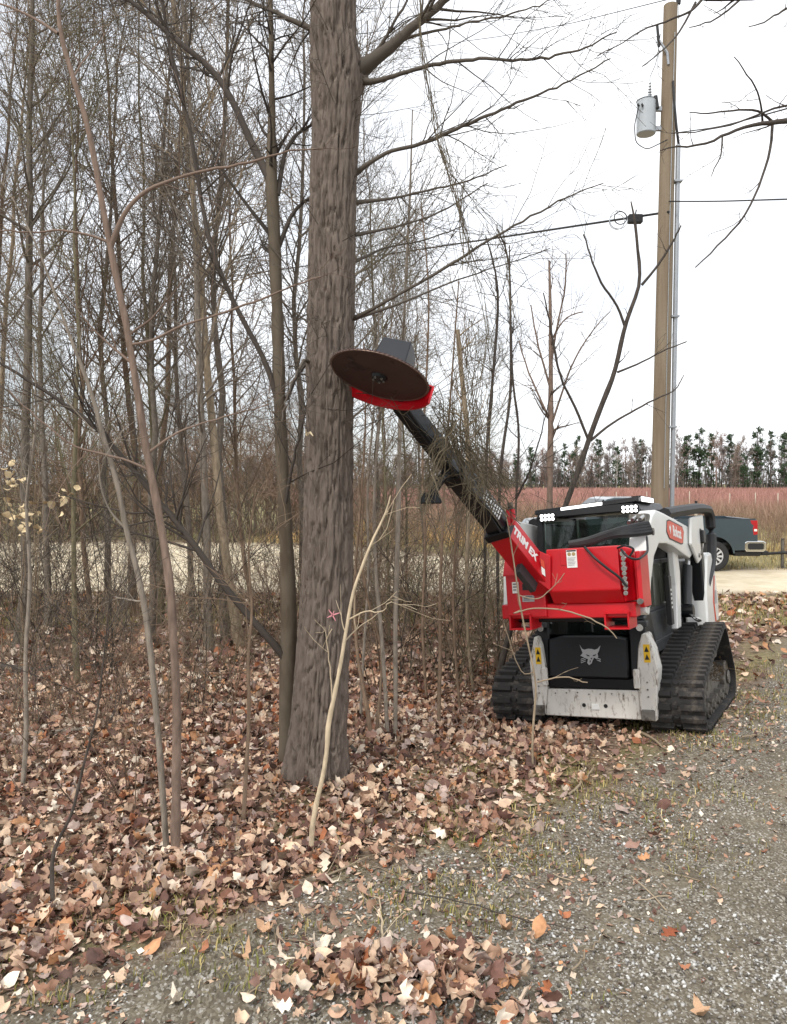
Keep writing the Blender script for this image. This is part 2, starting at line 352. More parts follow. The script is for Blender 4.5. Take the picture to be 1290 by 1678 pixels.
def ground_material():
    m = bpy.data.materials.new('ground_mix'); m.use_nodes = True; nt = m.node_tree; N = nt.nodes; K = nt.links; b = N['Principled BSDF']; b.inputs['Roughness'].default_value = 0.95; b.inputs['Specular IOR Level'].default_value = 0.15
    tc = N.new('ShaderNodeTexCoord'); O = tc.outputs['Object']
    def noise(s, d=6, r=0.6):
        n = N.new('ShaderNodeTexNoise'); n.inputs['Scale'].default_value = s; n.inputs['Detail'].default_value = d; n.inputs['Roughness'].default_value = r; K.new(O, n.inputs['Vector']); return n.outputs['Fac']
    def ramp(f, stops):
        r = N.new('ShaderNodeValToRGB'); e = r.color_ramp.elements
        while len(e) < len(stops): e.new(0.5)
        for k, (p, c) in enumerate(stops): e[k].position = p; e[k].color = (*c, 1)
        K.new(f, r.inputs[0]); return r.outputs[0]
    def mix(f, a, c, bt='MIX'):
        x = N.new('ShaderNodeMixRGB'); x.blend_type = bt
        if isinstance(f, (int, float)): x.inputs[0].default_value = f
        else: K.new(f, x.inputs[0])
        K.new(a, x.inputs[1]); K.new(c, x.inputs[2]); return x.outputs[0]
    at = N.new('ShaderNodeAttribute'); at.attribute_name = 'Zone'; sep = N.new('ShaderNodeSeparateColor'); K.new(at.outputs['Color'], sep.inputs[0])
    litter = ramp(noise(22, 8, .7), [(0.3, (.06, .042, .032)), (0.48, (.17, .115, .08)), (0.62, (.34, .25, .18)), (0.75, (.46, .36, .27))])
    vor = N.new('ShaderNodeTexVoronoi'); vor.inputs['Scale'].default_value = 95; K.new(O, vor.inputs['Vector'])
    peb = ramp(vor.outputs['Color'], [(0.0, (.075, .064, .048)), (0.45, (.165, .142, .108)), (0.72, (.29, .26, .205)), (0.92, (.62, .60, .56))])
    soil = ramp(noise(5, 7, .65), [(0.3, (.085, .070, .050)), (0.5, (.165, .138, .098)), (0.7, (.30, .255, .18))])
    gcov = ramp(noise(3.2, 6, .6), [(0.35, (0.25,) * 3), (0.6, (1, 1, 1))])
    gmix = N.new('ShaderNodeMixRGB'); K.new(gcov, gmix.inputs[0]); K.new(soil, gmix.inputs[1]); K.new(peb, gmix.inputs[2])
    sand = ramp(noise(1.6, 8, .65), [(0.3, (.56, .46, .31)), (0.5, (.70, .60, .43)), (0.7, (.78, .70, .54))])
    grs = ramp(noise(12, 8, .7), [(0.28, (.07, .075, .025)), (0.5, (.22, .19, .09)), (0.66, (.40, .33, .19))])
    c = mix(sep.outputs[2], litter, grs); c = mix(sep.outputs[0], c, gmix.outputs[0]); c = mix(sep.outputs[1], c, sand)
    K.new(c, b.inputs['Base Color'])
    bp = N.new('ShaderNodeBump'); bp.inputs['Strength'].default_value = 0.6; bp.inputs['Distance'].default_value = 0.012; K.new(noise(60, 6, .7), bp.inputs['Height']); K.new(bp.outputs[0], b.inputs['Normal'])
    return m
M_GROUND = ground_material()
def ground_piece(name, k):
    F = GQ[cls == k]; u, inv = np.unique(F, return_inverse=True)
    me = np_mesh(name, GV[u], inv.reshape(-1, 4), None, True)
    a = me.attributes.new('Zone', 'FLOAT_COLOR', 'POINT'); c = np.ones((len(u), 4), np.float32); c[:, :3] = zone[u]; a.data.foreach_set('color', c.ravel())
    return setp(link(name, me, None, M_GROUND), kind='structure')
ground_piece('ground', 0); ground_piece('gravel_drive', 1); ground_piece('sandy_road', 2); ground_piece('field', 3)
_gzi = lambda x, y: height(x, y)
def surf(x, y):                                                 # fine surface height by bilinear lookup
    x = np.asarray(x, float); y = np.asarray(y, float)
    i = np.clip(np.searchsorted(gx, x) - 1, 0, nx - 2); j = np.clip(np.searchsorted(gy, y) - 1, 0, ny - 2)
    fx = (x - gx[i]) / (gx[i + 1] - gx[i]); fy_ = (y - gy[j]) / (gy[j + 1] - gy[j])
    return (GZ[j, i] * (1 - fx) + GZ[j, i + 1] * fx) * (1 - fy_) + (GZ[j + 1, i] * (1 - fx) + GZ[j + 1, i + 1] * fx) * fy_
def zone_at(x, y, arr):
    i = np.clip(np.searchsorted(gx, x), 0, nx - 1); j = np.clip(np.searchsorted(gy, y), 0, ny - 1); return arr[j, i]
# ------------------------------------------------------------------ leaf litter, stones, grass
def leaf_proto(kind, r):
    if kind == 0:   # lobed oak leaf
        t = np.array([0, .16, .30, .44, .60, .74, 1.0]); w = np.array([.02, .20, .10, .33, .15, .30, .0])
    elif kind == 1: # broad toothed leaf
        t = np.array([0, .15, .35, .6, .82, 1.0]); w = np.array([.03, .26, .36, .30, .15, .0])
    elif kind == 2: # maple-like
        t = np.array([0, .12, .30, .45, .62, .78, 1.0]); w = np.array([.02, .30, .22, .40, .20, .18, .0])
    else:           # narrow curled
        t = np.array([0, .2, .5, .8, 1.0]); w = np.array([.02, .13, .18, .11, .0])
    w = w * (0.85 + 0.3 * r.random(len(w))); n = len(t); sh = (r.random(n) - .5) * .1
    cu, cl, tw = r.uniform(-.9, 1.6), r.uniform(-1.2, 2.6), r.uniform(-.9, .9)
    mid = np.stack([t - .5, sh * .5, np.zeros(n)], 1); lf = np.stack([t - .5 + w * .25, w, np.zeros(n)], 1); rt = np.stack([t - .5 + w * .25, -w * (0.8 + .3 * r.random()), np.zeros(n)], 1)
    V = np.concatenate([mid, lf, rt]); V[:, 2] = cu * V[:, 0] ** 2 + cl * V[:, 1] ** 2 + tw * V[:, 0] * V[:, 1] + (r.random(3 * n) - .5) * .12
    T = []
    for i in range(n - 1):
        T += [(i, i + 1, n + i + 1), (i, n + i + 1, n + i), (i, 2 * n + i, 2 * n + i + 1), (i, 2 * n + i + 1, i + 1)]
    return V, np.array(T)
_r = np.random.default_rng(5)
LEAVES = [leaf_proto(k, _r) for k in (0, 0, 0, 0, 1, 1, 1, 2, 2, 3)]
LPAL = np.array([srgb(*c) for c in [(206, 176, 150), (186, 152, 128), (166, 128, 106), (226, 206, 184), (138, 100, 82), (112, 82, 72), (190, 142, 104), (166, 106, 74), (216, 188, 160), (96, 74, 66), (186, 164, 152), (240, 226, 206), (156, 124, 110)]])
LPW = np.array([11, 12, 11, 7, 9, 9, 4, 2.5, 8, 8, 10, 4, 10]); LPW = LPW / LPW.sum()
CRUMB = [(np.array([(-.5, 0, 0), (0, .3 * k, .08), (.5, .1, .02), (.05, -.28, .05), (0, 0, -.04)]), np.array([(0, 1, 4), (1, 2, 4), (2, 3, 4), (3, 0, 4)])) for k in (.7, 1, 1.3)]
def eul(a, b, c):
    ca, sa, cb, sb, cc, sc = np.cos(a), np.sin(a), np.cos(b), np.sin(b), np.cos(c), np.sin(c); z = np.zeros_like(a); o = np.ones_like(a)
    Rx = np.stack([np.stack([o, z, z], -1), np.stack([z, ca, -sa], -1), np.stack([z, sa, ca], -1)], -2)
    Ry = np.stack([np.stack([cb, z, sb], -1), np.stack([z, o, z], -1), np.stack([-sb, z, cb], -1)], -2)
    Rz = np.stack([np.stack([cc, -sc, z], -1), np.stack([sc, cc, z], -1), np.stack([z, z, o], -1)], -2)
    return Rz @ Rx @ Ry
def scatter(acc, protos, pos, size, tilt, colors, r, zs=1.0):
    n = len(pos); which = r.integers(0, len(protos), n)
    Rm = eul(r.normal(0, 1, n) * tilt, r.normal(0, 1, n) * tilt, r.random(n) * 6.283)
    for k, (V, T) in enumerate(protos):
        s = np.where(which == k)[0]
        if not len(s): continue
        X = np.einsum('nij,vj->nvi', Rm[s], V) * size[s][:, None, None]; lo = X[:, :, 2].min(1)
        X = X + pos[s][:, None, :]; X[:, :, 2] -= (lo * 0.75)[:, None]
        C = np.repeat(colors[s][:, None, :], len(V), 1)
        acc.add(X.reshape(-1, 3), None, (T[None] + (np.arange(len(s)) * len(V))[:, None, None]).reshape(-1, 3), C.reshape(-1, 3))
M_LEAF = mat('dead_leaf', attr=True, rough=0.75, vary=0.22, scale=40, spec=0.3)
def leaf_cols(n, r, warm=0.0):
    c = LPAL[r.choice(len(LPAL), n, p=LPW)]; c = c * (0.72 + 0.5 * r.random((n, 1))); return c
acc = Acc(); r = np.random.default_rng(77)
def litter_pts(n, y0, y1, keep):
    y = y0 + (y1 - y0) * r.random(n); x = (r.random(n) * 2 - 1) * (0.60 * y + 0.9); m = keep(x, y); return x[m], y[m]
def keep_litter(x, y):
    d = drive_d(x, y) + (fbm(x * 1.5, y * 1.5, 21) - 0.5) * 0.9
    right = sstep(0.5, 1.4, x - (y - 5.0) * 0.55)
    pr = sstep(-0.25, 0.40, d) * (1 - 0.82 * right * (1 - sstep(9.5, 11, y)))
    pr = np.maximum(pr, 0.035 * sstep(-1.6, 0, d)); pr = pr * (1 - 0.95 * zone_at(x, y, sand)) * (1 - 0.4 * sstep(0.5, 0.62, fbm(x * .9, y * .9, 61)))
    q = to_local_xy(x, y); pr = np.where((np.abs(q[0]) < 0.95) & (q[1] > -0.15) & (q[1] < 1.9), pr * 0.25, pr)
    pr = pr * (1 - .88 * zone_at(x, y, tmask)); return r.random(len(x)) < pr
def to_local_xy(x, y):
    c, s = math.cos(LQ['yaw']), math.sin(LQ['yaw']); dx, dy = x - LO[0], y - LO[1]; return dx * c + dy * s, -dx * s + dy * c
for (y0, y1, n, sz) in ((2.95, 6.0, 18000, (.04, .115)), (6.0, 9.5, 18000, (.045, .12)), (9.5, 16.8, 10000, (.08, .17))):
    x, y = litter_pts(n, y0, y1, keep_litter); m = len(x); LP = LEAVES if y0 < 9 else LEAVES[4:7] + LEAVES[9:]
    pos = np.stack([x, y, surf(x, y) + 0.004 + 0.03 * r.random(m) ** 2], 1)
    scatter(acc, LP, pos, sz[0] + (sz[1] - sz[0]) * r.random(m) ** 1.3, 0.55, leaf_cols(m, r), r)
# the drift of leaves at the bottom of the picture and crumbs along the drive edge
m = 420; x = r.normal(0.08, 0.27, m); y = np.clip(r.normal(3.2, 0.14, m), 2.95, 3.75)
pos = np.stack([x, y, surf(x, y) + 0.004 + 0.04 * r.random(m)], 1); scatter(acc, LEAVES, pos, .045 + .07 * r.random(m), 0.7, leaf_cols(m, r) * 1.05, r)
m = 24000; y = 2.4 + 6.0 * r.random(m); x = (r.random(m) * 2 - 1) * (0.6 * y + .5); d = drive_d(x, y) + (fbm(x * 1.5, y * 1.5, 21) - .5) * .9
k = (r.random(m) < sstep(-2.2, 0.1, d) ** 1.5) & (d < 4.0) & (r.random(m) > .8 * zone_at(x, y, tmask)); x, y = x[k], y[k]; m = len(x)
pos = np.stack([x, y, surf(x, y) + 0.003 + .03 * sstep(.2, .8, d[k]) * r.random(m)], 1); scatter(acc, CRUMB, pos, .015 + .035 * r.random(m), 0.4, leaf_cols(m, r), r)
setp(link('leaf_litter', acc.mesh('leaf_litter'), None, M_LEAF), 'carpet of fallen brown and tan leaves on the woodland floor', 'leaves', kind='stuff')

# stones
def stone_proto(r):
    V = np.array([(1, 0, 0), (-1, 0, 0), (0, 1, 0), (0, -1, 0), (0, 0, .6), (0, 0, -.5)], float) * (0.7 + 0.6 * r.random((6, 1))) + r.normal(0, .12, (6, 3))
    T = np.array([(0, 2, 4), (2, 1, 4), (1, 3, 4), (3, 0, 4), (2, 0, 5), (1, 2, 5), (3, 1, 5), (0, 3, 5)]); return V * .5, T
STONES = [stone_proto(_r) for _ in range(8)]
acc = Acc(); m = 66000; y = 2.3 + 7.1 * r.random(m) ** 1.5; x = (r.random(m) * 2 - 1) * (0.6 * y + .4)
pr = zone_at(x, y, gravel) * (0.15 + 0.85 * sstep(0.42, 0.62, fbm(x * 1.7, y * 1.7, 71))) * (1 - 0.6 * sstep(6, 9.5, y)) * (1 - 0.75 * zone_at(x, y, tmask))
k = r.random(m) < pr; x, y = x[k], y[k]; m = len(x)
g = r.random(m); cc = np.where(g[:, None] < .42, np.array([[.62, .61, .58]]), np.where(g[:, None] < .72, np.array([[.33, .31, .285]]), np.array([[.14, .125, .11]]))) * (0.75 + .45 * r.random((m, 1)))
sz = .006 + .022 * r.random(m) ** 3
pos = np.stack([x, y, surf(x, y) - 0.001], 1); scatter(acc, STONES, pos, sz, .5, cc, r)
M_STONE = mat('stone', attr=True, rough=0.9, vary=0.2, scale=60, spec=.2)
setp(link('gravel_stones', acc.mesh('gravel_stones'), None, M_STONE), 'loose white and grey gravel stones scattered over the drive', 'gravel', kind='stuff')

# grass blades: straw and olive, along the drive edge, the verge by the sandy road
acc = Acc()
def blades(x, y, hgt, w, col, r, lean=.7):
    n = len(x); a = r.random(n) * 6.283; L_ = lean * r.random(n); z = surf(x, y)
    d = np.stack([np.cos(a), np.sin(a), np.zeros(n)], 1); s = np.stack([-np.sin(a), np.cos(a), np.zeros(n)], 1) * w[:, None]
    p0 = np.stack([x, y, z - .005], 1); p1 = p0 + d * (L_ * hgt * .35)[:, None] + np.array([0, 0, 1]) * (hgt * .6)[:, None]; p2 = p0 + d * (L_ * hgt)[:, None] + np.array([0, 0, 1]) * (hgt * (1 - .35 * L_))[:, None]
    V = np.stack([p0 - s, p0 + s, p1 + s * .7, p1 - s * .7, p2], 1).reshape(-1, 3); b = np.arange(n)[:, None] * 5
    acc.add(V, b + np.array([[0, 1, 2, 3]]), b + np.array([[3, 2, 4]]), np.repeat(col, 5, 0))
GP = np.array([srgb(*c) for c in [(176, 160, 104), (150, 140, 84), (128, 128, 66), (198, 182, 132), (110, 112, 56)]])
m = 60000; y = 3.1 + 6.5 * r.random(m); x = (r.random(m) * 2 - 1) * (.6 * y + .3); d = drive_d(x, y) + (fbm(x * 1.5, y * 1.5, 21) - .5) * .9
k = (r.random(m) < sstep(-1.6, -.1, d) * (1 - sstep(.3, 1.1, d)) * sstep(.42, .60, fbm(x * 2.3, y * 2.3, 81))); x, y = x[k], y[k]; m = len(x)
blades(x, y, .02 + .05 * r.random(m), .0018 + .0022 * r.random(m), GP[r.integers(0, 5, m)] * (.7 + .5 * r.random((m, 1))), r, 1.1)
m = 16000; y = 11.5 + 7 * r.random(m); x = (r.random(m) * 2 - 1) * (.62 * y); k = (zone_at(x, y, sand) < .3) & (r.random(m) < .25 + .75 * sstep(.4, .6, fbm(x * .8, y * .8, 91))); x, y = x[k], y[k]; m = len(x)
blades(x, y, .05 + .12 * r.random(m), .004 + .003 * r.random(m), GP[r.integers(0, 5, m)] * (.75 + .5 * r.random((m, 1))), r, 1.0)
m = 26000; y = 21.5 + 18 * r.random(m) ** 1.4; x = -6 + 38 * r.random(m); k = (y > np.interp(x, [-60, -8, -2, 4, 9, 60], [33, 32, 30, 23.5, 21.6, 21.6])); x, y = x[k], y[k]; m = len(x)
gc = (GP[r.integers(0, 4, m)] * .45 + .55 * np.array([srgb(190, 170, 132)])) * (.75 + .5 * r.random((m, 1))); tall = sstep(25, 30, y) * sstep(.45, .6, fbm(x * .15, y * .3, 95))
gc = gc * (1 - tall[:, None]) + tall[:, None] * np.array([srgb(206, 168, 112)]) * (.8 + .4 * r.random((m, 1)))
blades(x, y, .06 + .14 * r.random(m) + tall * .65, .008 + .006 * r.random(m) + .006 * tall, gc, r, .8)
setp(link('dry_grass', acc.mesh('dry_grass'), None, mat('grass_blade', attr=True, rough=.8, vary=.15, scale=3, spec=.2)), 'straw coloured and olive dead grass along the drive and road verge', 'grass', kind='stuff')

# single leaves lying out on the gravel
M_LEAF1 = [mat('fallen_leaf_%d' % k, c, rough=.7, vary=.25, scale=30, spec=.3) for k, c in enumerate([srgb(214, 186, 158), srgb(178, 122, 92), srgb(232, 218, 198), srgb(150, 84, 56), srgb(196, 160, 128)])]
leaf_me = []
for k, (V, T) in enumerate(LEAVES):
    for c in range(5):
        me = np_mesh('fallen_leaf', V, None, None, False, T); me.materials.append(M_LEAF1[c]); leaf_me.append(me)
spots = [(437, 1530, .13, 4, 0), (520, 1556, .12, 2, 1), (288, 1643, .11, 2, 2), (1097, 1530, .15, 3, 3), (965, 1415, .12, 0, 5), (830, 1526, .12, 4, 0), (780, 1388, .12, 3, 1), (350, 1605, .1, 0, 8), (708, 1445, .1, 1, 2), (1150, 1665, .13, 4, 7), (905, 1450, .1, 0, 4), (610, 1585, .17, 3, 6), (400, 1565, .13, 4, 2), (1010, 1372, .09, 4, 3), (1120, 1590, .07, 1, 1), (742, 1360, .11, 4, 0), (1270, 1330, .08, 1, 9), (1180, 1480, .06, 0, 5), (330, 1560, .1, 1, 1), (498, 1430, .13, 0, 0), (548, 1447, .11, 2, 2), (980, 1500, .05, 0, 3), (700, 1530, .1, 2, 8)]
for n, (px, py, s, c, k) in enumerate(spots):
    g_ = ground_pt(px, py); o = link('fallen_leaf', leaf_me[k * 5 + c]); o.scale = (s * .8, s * .8, s * _r.uniform(.8, 1.6)); o.location = (g_[0], g_[1], surf(g_[0], g_[1]) + .012)
    o.rotation_euler = (_r.normal(0, .2), _r.normal(0, .2), _r.random() * 6.28)
    lab = 'single dry leaf lying out on the gravel drive'
    if n == 3: lab = 'rust brown curled leaf alone on the gravel at the right'
    elif n == 11: lab = 'large rust brown leaf propped on the leaf drift at the bottom'
    setp(o, lab, 'leaf', 'dry leaves scattered on the gravel')
# ------------------------------------------------------------------ bark materials
M_BARK = mat('bark_main', srgb(132, 120, 110), rough=.95, vary=.45, scale=40, bump=1.0, bscale=120, stretch=(1, 1, .2), second=srgb(100, 90, 82), spec=.15)
M_BARK2 = mat('bark_smooth', srgb(112, 102, 88), rough=.9, vary=.3, scale=9, bump=.35, bscale=40, stretch=(1, 1, .35), second=srgb(84, 74, 62), spec=.15)
M_STEM = mat('stem_bark', attr=True, rough=.9, vary=.38, scale=34, bump=.5, bscale=70, stretch=(1, 1, .28), spec=.15)
M_TWIG = mat('twig', attr=True, rough=.85, vary=.2, scale=2.0, spec=.2)
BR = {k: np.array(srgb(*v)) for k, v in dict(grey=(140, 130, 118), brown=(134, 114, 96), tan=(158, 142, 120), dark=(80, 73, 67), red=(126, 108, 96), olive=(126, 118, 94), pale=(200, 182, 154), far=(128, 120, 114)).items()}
def cvar(c, n, r, a=.25): return np.clip(c * (1 + (r.random((n, 1)) - .5) * 2 * a), 0, 1)

def poly3(pts, D, bow=0.0, seed=0, n=None, anchor=None):
    """traced pixel polyline (px, py, width px) at depth D (scalar or per-point) -> points, radii. bow bends it out of its plane"""
    r = np.random.default_rng(seed); pts = np.asarray(pts, float); k = len(pts); Ds = np.full(k, D, float) if np.isscalar(D) else np.asarray(D, float)
    s = np.linspace(0, 1, k); Ds = Ds + bow * np.sin(s * math.pi) + bow * .4 * np.sin(s * 7 + seed)* s
    X = np.array([P(a, b, d) for (a, b, _), d in zip(pts, Ds)]); R = pts[:, 2] / 2 / (FPX / Ds)
    if anchor is not None: X[0] = anchor
    n = n or max(6, int(k * 3)); out = resample(np.c_[X, R], n); return out[:, :3], out[:, 3]
def tube_to(acc, X, R, ns, col, r=None, jag=0.0, cap=True):
    V, Q = tubes(X[None], R[None], ns)
    if jag and r is not None: V = V + r.normal(0, jag, V.shape)
    acc.add(V, Q, None, col)
    if cap:
        n = len(V); acc.add(np.r_[V[n - ns:], X[-1:]], None, [(i, (i + 1) % ns, ns) for i in range(ns)], col)

def traced_tree(name, label, cat, base_px, D, trunk, limbs=(), group=None, seed=0, tw=(5, 4), tl=(.35, .9), tl2=(.12, .4), colr='grey', tcol=None, mtrunk=None, ns=8, bow=0.0, tang=(25, 70), up=.06, twr=.0017, t0=.3, trunk_tw=4, min_limb=1, smooth=True):
    """a thing: Empty at its foot > trunk, crown (limbs and twigs)"""
    r = np.random.default_rng(seed + 1000); g = ground_pt(*base_px) if D is None else None
    if D is None: D = g[1]; foot = g
    else:
        q = P(base_px[0], base_px[1], D); foot = np.array([q[0], D, float(surf(q[0], D))])
    root = empty(name, tuple(foot), label, cat, group)
    tp = [(base_px[0], base_px[1], trunk[0][2])] + list(trunk)
    X, R = poly3(tp, D, bow, seed, anchor=foot - np.array([0, 0, .05]))
    R = R * (1 + r.normal(0, .05, len(R))); A = Acc(); c = BR[tcol or colr]; tube_to(A, X, R, ns, cvar(c, 1, r, .1), r, R.mean() * .03)
    link('trunk', A.mesh('trunk', smooth, foot), root, mtrunk or M_STEM)
    C = Acc(); parents = []
    for k, lb in enumerate(limbs):
        d0 = D
        if isinstance(lb, tuple): d1, lb = lb
        else: d1 = D + r.normal(0, .12)
        # limb begins at the nearest trunk/limb point's depth
        q0 = P(lb[0][0], lb[0][1], D); dist = [np.linalg.norm((x - q0)[[0, 2]]) for x in X]; d0 = X[int(np.argmin(dist))][1]
        Ds = np.linspace(d0, d1, len(lb)); Xl, Rl = poly3(lb, Ds, 0, seed + k, n=max(8, len(lb) * 3)); Xl = Xl + r.normal(0, .004, Xl.shape) * np.linspace(0, 1, len(Xl))[:, None]
        tube_to(C, Xl, Rl, 5, cvar(c, 1, r, .1)); parents.append((Xl, Rl))
    def twigs(Xp, Rp, n1, n2, f=1.0):
        Pn, Rn = grow(Xp[None], Rp[None], n1, (tl[0] * f, tl[1] * f), tang, 5, up, .14, .5, twr, t0, 1.0, r)
        V, Q = tubes(Pn, Rn, 3); C.add(V, Q, None, cvar(c, 1, r, .2))
        if n2:
            P2, R2 = grow(Pn, Rn, n2, (tl2[0] * f, tl2[1] * f), (25, 65), 4, up, .16, .7, twr * .8, .2, 1.0, r)
            V, Q = tubes(P2, R2, 3); C.add(V, Q, None, np.repeat(cvar(c, len(P2), r, .25), 12, 0))
    for Xl, Rl in parents:
        L_ = np.linalg.norm(Xl[-1] - Xl[0]); twigs(Xl, Rl, max(2, int(tw[0] * (0.5 + L_))), tw[1])
    if trunk_tw: twigs(X[len(X) // 3:], R[len(X) // 3:], trunk_tw, tw[1])
    if C.n: link('crown', C.mesh('crown', False, foot), root, M_TWIG)
    return root

# ------------------------------------------------------------------ the big tree being trimmed
def main_tree():
    r = np.random.default_rng(2); D = 5.38
    tr = [(514, 1300, 112), (517, 1270, 100), (521, 1200, 92), (527, 1100, 88), (533, 1000, 84), (537, 900, 82), (540, 700, 78), (543, 500, 78), (547, 300, 77), (551, 200, 78), (552, 150, 84), (550, 110, 86), (547, 60, 77), (546, 0, 76), (545, -150, 72), (547, -350, 64), (552, -520, 54)]
    X = np.array([P(a, b, D) for a, b, _ in tr]); R = np.array([w / 2 / (FPX / D) for *_, w in tr])
    foot = np.array([X[0][0], D, float(height(X[0][0], D))]); X[0] = foot - np.array([0, 0, .1]); 
    S = resample(np.c_[X, R], 760); na = 160
    th = np.arange(na) / na * 2 * math.pi
    z = S[:, 2][:, None]; A = th[None, :] + .25 * (fbm(z * 1.2 + 0 * th, z * .3 + 0 * th, 5) - .5)
    # bark plates: ridged noise stretched along the trunk, wrapped around it
    def wrapn(fa, fz, s, o=3):
        a = A / (2 * math.pi) * fa; w = th[None, :] / (2 * math.pi)
        return fbm(a, z * fz, s, o) * (1 - sstep(.9, 1, w)) + fbm(a - fa, z * fz, s, o) * sstep(.9, 1, w)
    n1 = wrapn(40, 4.2, 101, 2); n2 = wrapn(70, 14, 131, 2); rid = 1 - np.abs(n1 * 2 - 1) * 2.2
    pl = np.clip(rid, -1, 1) * .5 + .5
    n3 = wrapn(32, 3.0, 171, 2); disp = .016 - .022 * np.exp(-((n1 - .5) / .06) ** 2) - .018 * np.exp(-((n3 - .5) / .055) ** 2) + (n2 - .5) * .012
    fl = np.exp(-(S[:, 2] - foot[2]) / .28)[:, None] * (0.035 * np.cos(5 * th + .7)[None, :] + .02 * np.cos(3 * th + 2)[None, :])
    rad = S[:, 3][:, None] * (1 + .035 * np.cos(2 * th + z * .5) + .02 * np.cos(3 * th - z * .8)) - .016 + disp + fl
    knot = np.exp(-(((z - P(590, 120, D)[2]) / .09) ** 2 + ((np.minimum(np.abs(th - 0.15), 2 * math.pi - np.abs(th - .15))) / .5)[None, :] ** 2)); rad = rad + knot * .05
    V = np.stack([S[:, 0][:, None] + rad * np.cos(th), S[:, 1][:, None] + rad * np.sin(th), np.broadcast_to(z, rad.shape)], -1)
    i = np.arange(759)[:, None] * na; j = np.arange(na)[None, :]; j2 = (np.arange(na) + 1) % na
    Q = np.stack([i + j, i + j2[None], i + na + j2[None], i + na + j], -1).reshape(-1, 4)
    root = empty('roadside_tree', tuple(foot), 'thick furrowed trunk of the tree under the saw blade, pink mark on its bark', 'tree')
    link('trunk', np_mesh('trunk', V.reshape(-1, 3) - foot, Q, None, True), root, M_BARK)
    limbs = [(5.1, [(584, 118, 34), (605, 104, 22), (640, 78, 17), (670, 50, 15), (730, 0, 12), (790, -55, 9), (870, -150, 5)]),
             (4.6, [(590, 132, 14), (610, 135, 9), (640, 126, 7), (700, 108, 6), (745, 100, 6), (790, 95, 5), (850, 99, 4.5), (900, 95, 4), (960, 80, 3), (1010, 52, 2)]),
             (5.6, [(575, 85, 15), (560, 66, 11), (540, 56, 10), (505, 45, 9), (460, 25, 7), (410, 2, 6), (350, -30, 4)]),
             (4.9, [(582, 285, 10), (600, 270, 7), (640, 246, 6), (680, 240, 6), (730, 220, 6), (800, 188, 5), (870, 160, 4), (930, 135, 3), (1000, 95, 2)]),
             (5.7, [(582, 332, 8), (640, 326, 4), (700, 312, 3.5), (760, 300, 3), (830, 270, 1.5)]),
             (4.8, [(580, 522, 9), (600, 512, 6), (640, 490, 5), (720, 445, 5), (800, 395, 4), (870, 355, 3.4), (940, 318, 2.5), (990, 300, 1.5)]),
             (6.0, [(580, 522, 8), (650, 500, 4), (720, 470, 3), (810, 438, 2), (900, 408, 1.5)]),
             (5.9, [(582, 385, 7), (650, 372, 3.5), (720, 350, 3), (800, 300, 2)]),
             (6.1, [(580, 430, 6), (630, 405, 3), (690, 395, 2.6), (760, 370, 2)]),
             (5.2, [(600, 100, 8), (625, 75, 6), (640, 45, 5), (660, 15, 4), (680, -30, 3)]),
             (5.0, [(640, 78, 7), (670, 60, 5), (720, 50, 4), (775, 35, 3), (820, 28, 3), (880, 10, 2), (930, -10, 1.5)]),
             (4.9, [(510, 600, 7), (500, 585, 5), (485, 615, 4), (470, 650, 3), (462, 690, 2)])]
    C = Acc(); c = BR['grey'] * .42
    for k, (d1, lb) in enumerate(limbs):
        Ds = np.linspace(D, d1, len(lb)); Xl, Rl = poly3(lb, Ds, 0, k, n=len(lb) * 4); Xl = Xl + r.normal(0, .005, Xl.shape) * np.linspace(0, 1, len(Xl))[:, None]
        tube_to(C, Xl, Rl, 8 if k == 0 else 6, cvar(c, 1, r, .08), r, .0015 if k == 0 else 0)
        L_ = np.linalg.norm(Xl[-1] - Xl[0]); Pn, Rn = grow(Xl[None], Rl[None], int(6 + 7 * L_), (.25, .95), (25, 65), 6, .03, .13, .45, .0016, .25, 1, r)
        V, Q = tubes(Pn, Rn, 3); C.add(V, Q, None, c)
        P2, R2 = grow(Pn, Rn, 4, (.1, .35), (25, 60), 4, .02, .15, .7, .0013, .2, 1, r); V, Q = tubes(P2, R2, 3); C.add(V, Q, None, c)
    # thin epicormic shoots low on the trunk's right and left
    Pn, Rn = grow(S[None, 230:590, :3], np.full((1, 360), .004), 46, (.5, 1.6), (50, 90), 7, .05, .12, 1, .0016, 0, 1, r); V, Q = tubes(Pn, Rn, 3); C.add(V, Q, None, c)
    P2, R2 = grow(Pn, Rn, 6, (.15, .5), (25, 60), 4, .02, .15, .7, .0013, .2, 1, r); V, Q = tubes(P2, R2, 3); C.add(V, Q, None, c)
    link('crown', C.mesh('crown', True, foot), root, M_TWIG)
    # pink paint blaze on the bark
    pm = MB(); q = P(545, 1008, D - R[4] - .006)
    for a, l, w in ((.3, .05, .010), (2.2, .045, .008), (3.6, .04, .009), (5.2, .045, .008), (1.2, .03, .007)):
        d = Vector((math.cos(a), 0, math.sin(a))); s = Vector((-math.sin(a), 0, math.cos(a))) * w / 2; o = Vector(q)
        pm.loft([o + s, o - s, o - s + Vector((0, .012, 0)), o + s + Vector((0, .012, 0))], [o + d * l + s * .4, o + d * l - s * .4, o + d * l - s * .4 + Vector((0, .012, 0)), o + d * l + s * .4 + Vector((0, .012, 0))])
    pm.build('paint_mark', mat('pink_paint', srgb(226, 150, 158), .8), root, off=foot)
    # torn pale stub on the left edge
    sm = MB(); a = P(503, 712, D - .12); sm.tube([a, a + np.array([.03, -.05, .01]), a + np.array([.05, -.08, -.015])], [.012, .008, .003], 6); sm.tube([a, a + np.array([.0, -.06, .03])], [.008, .002], 5)
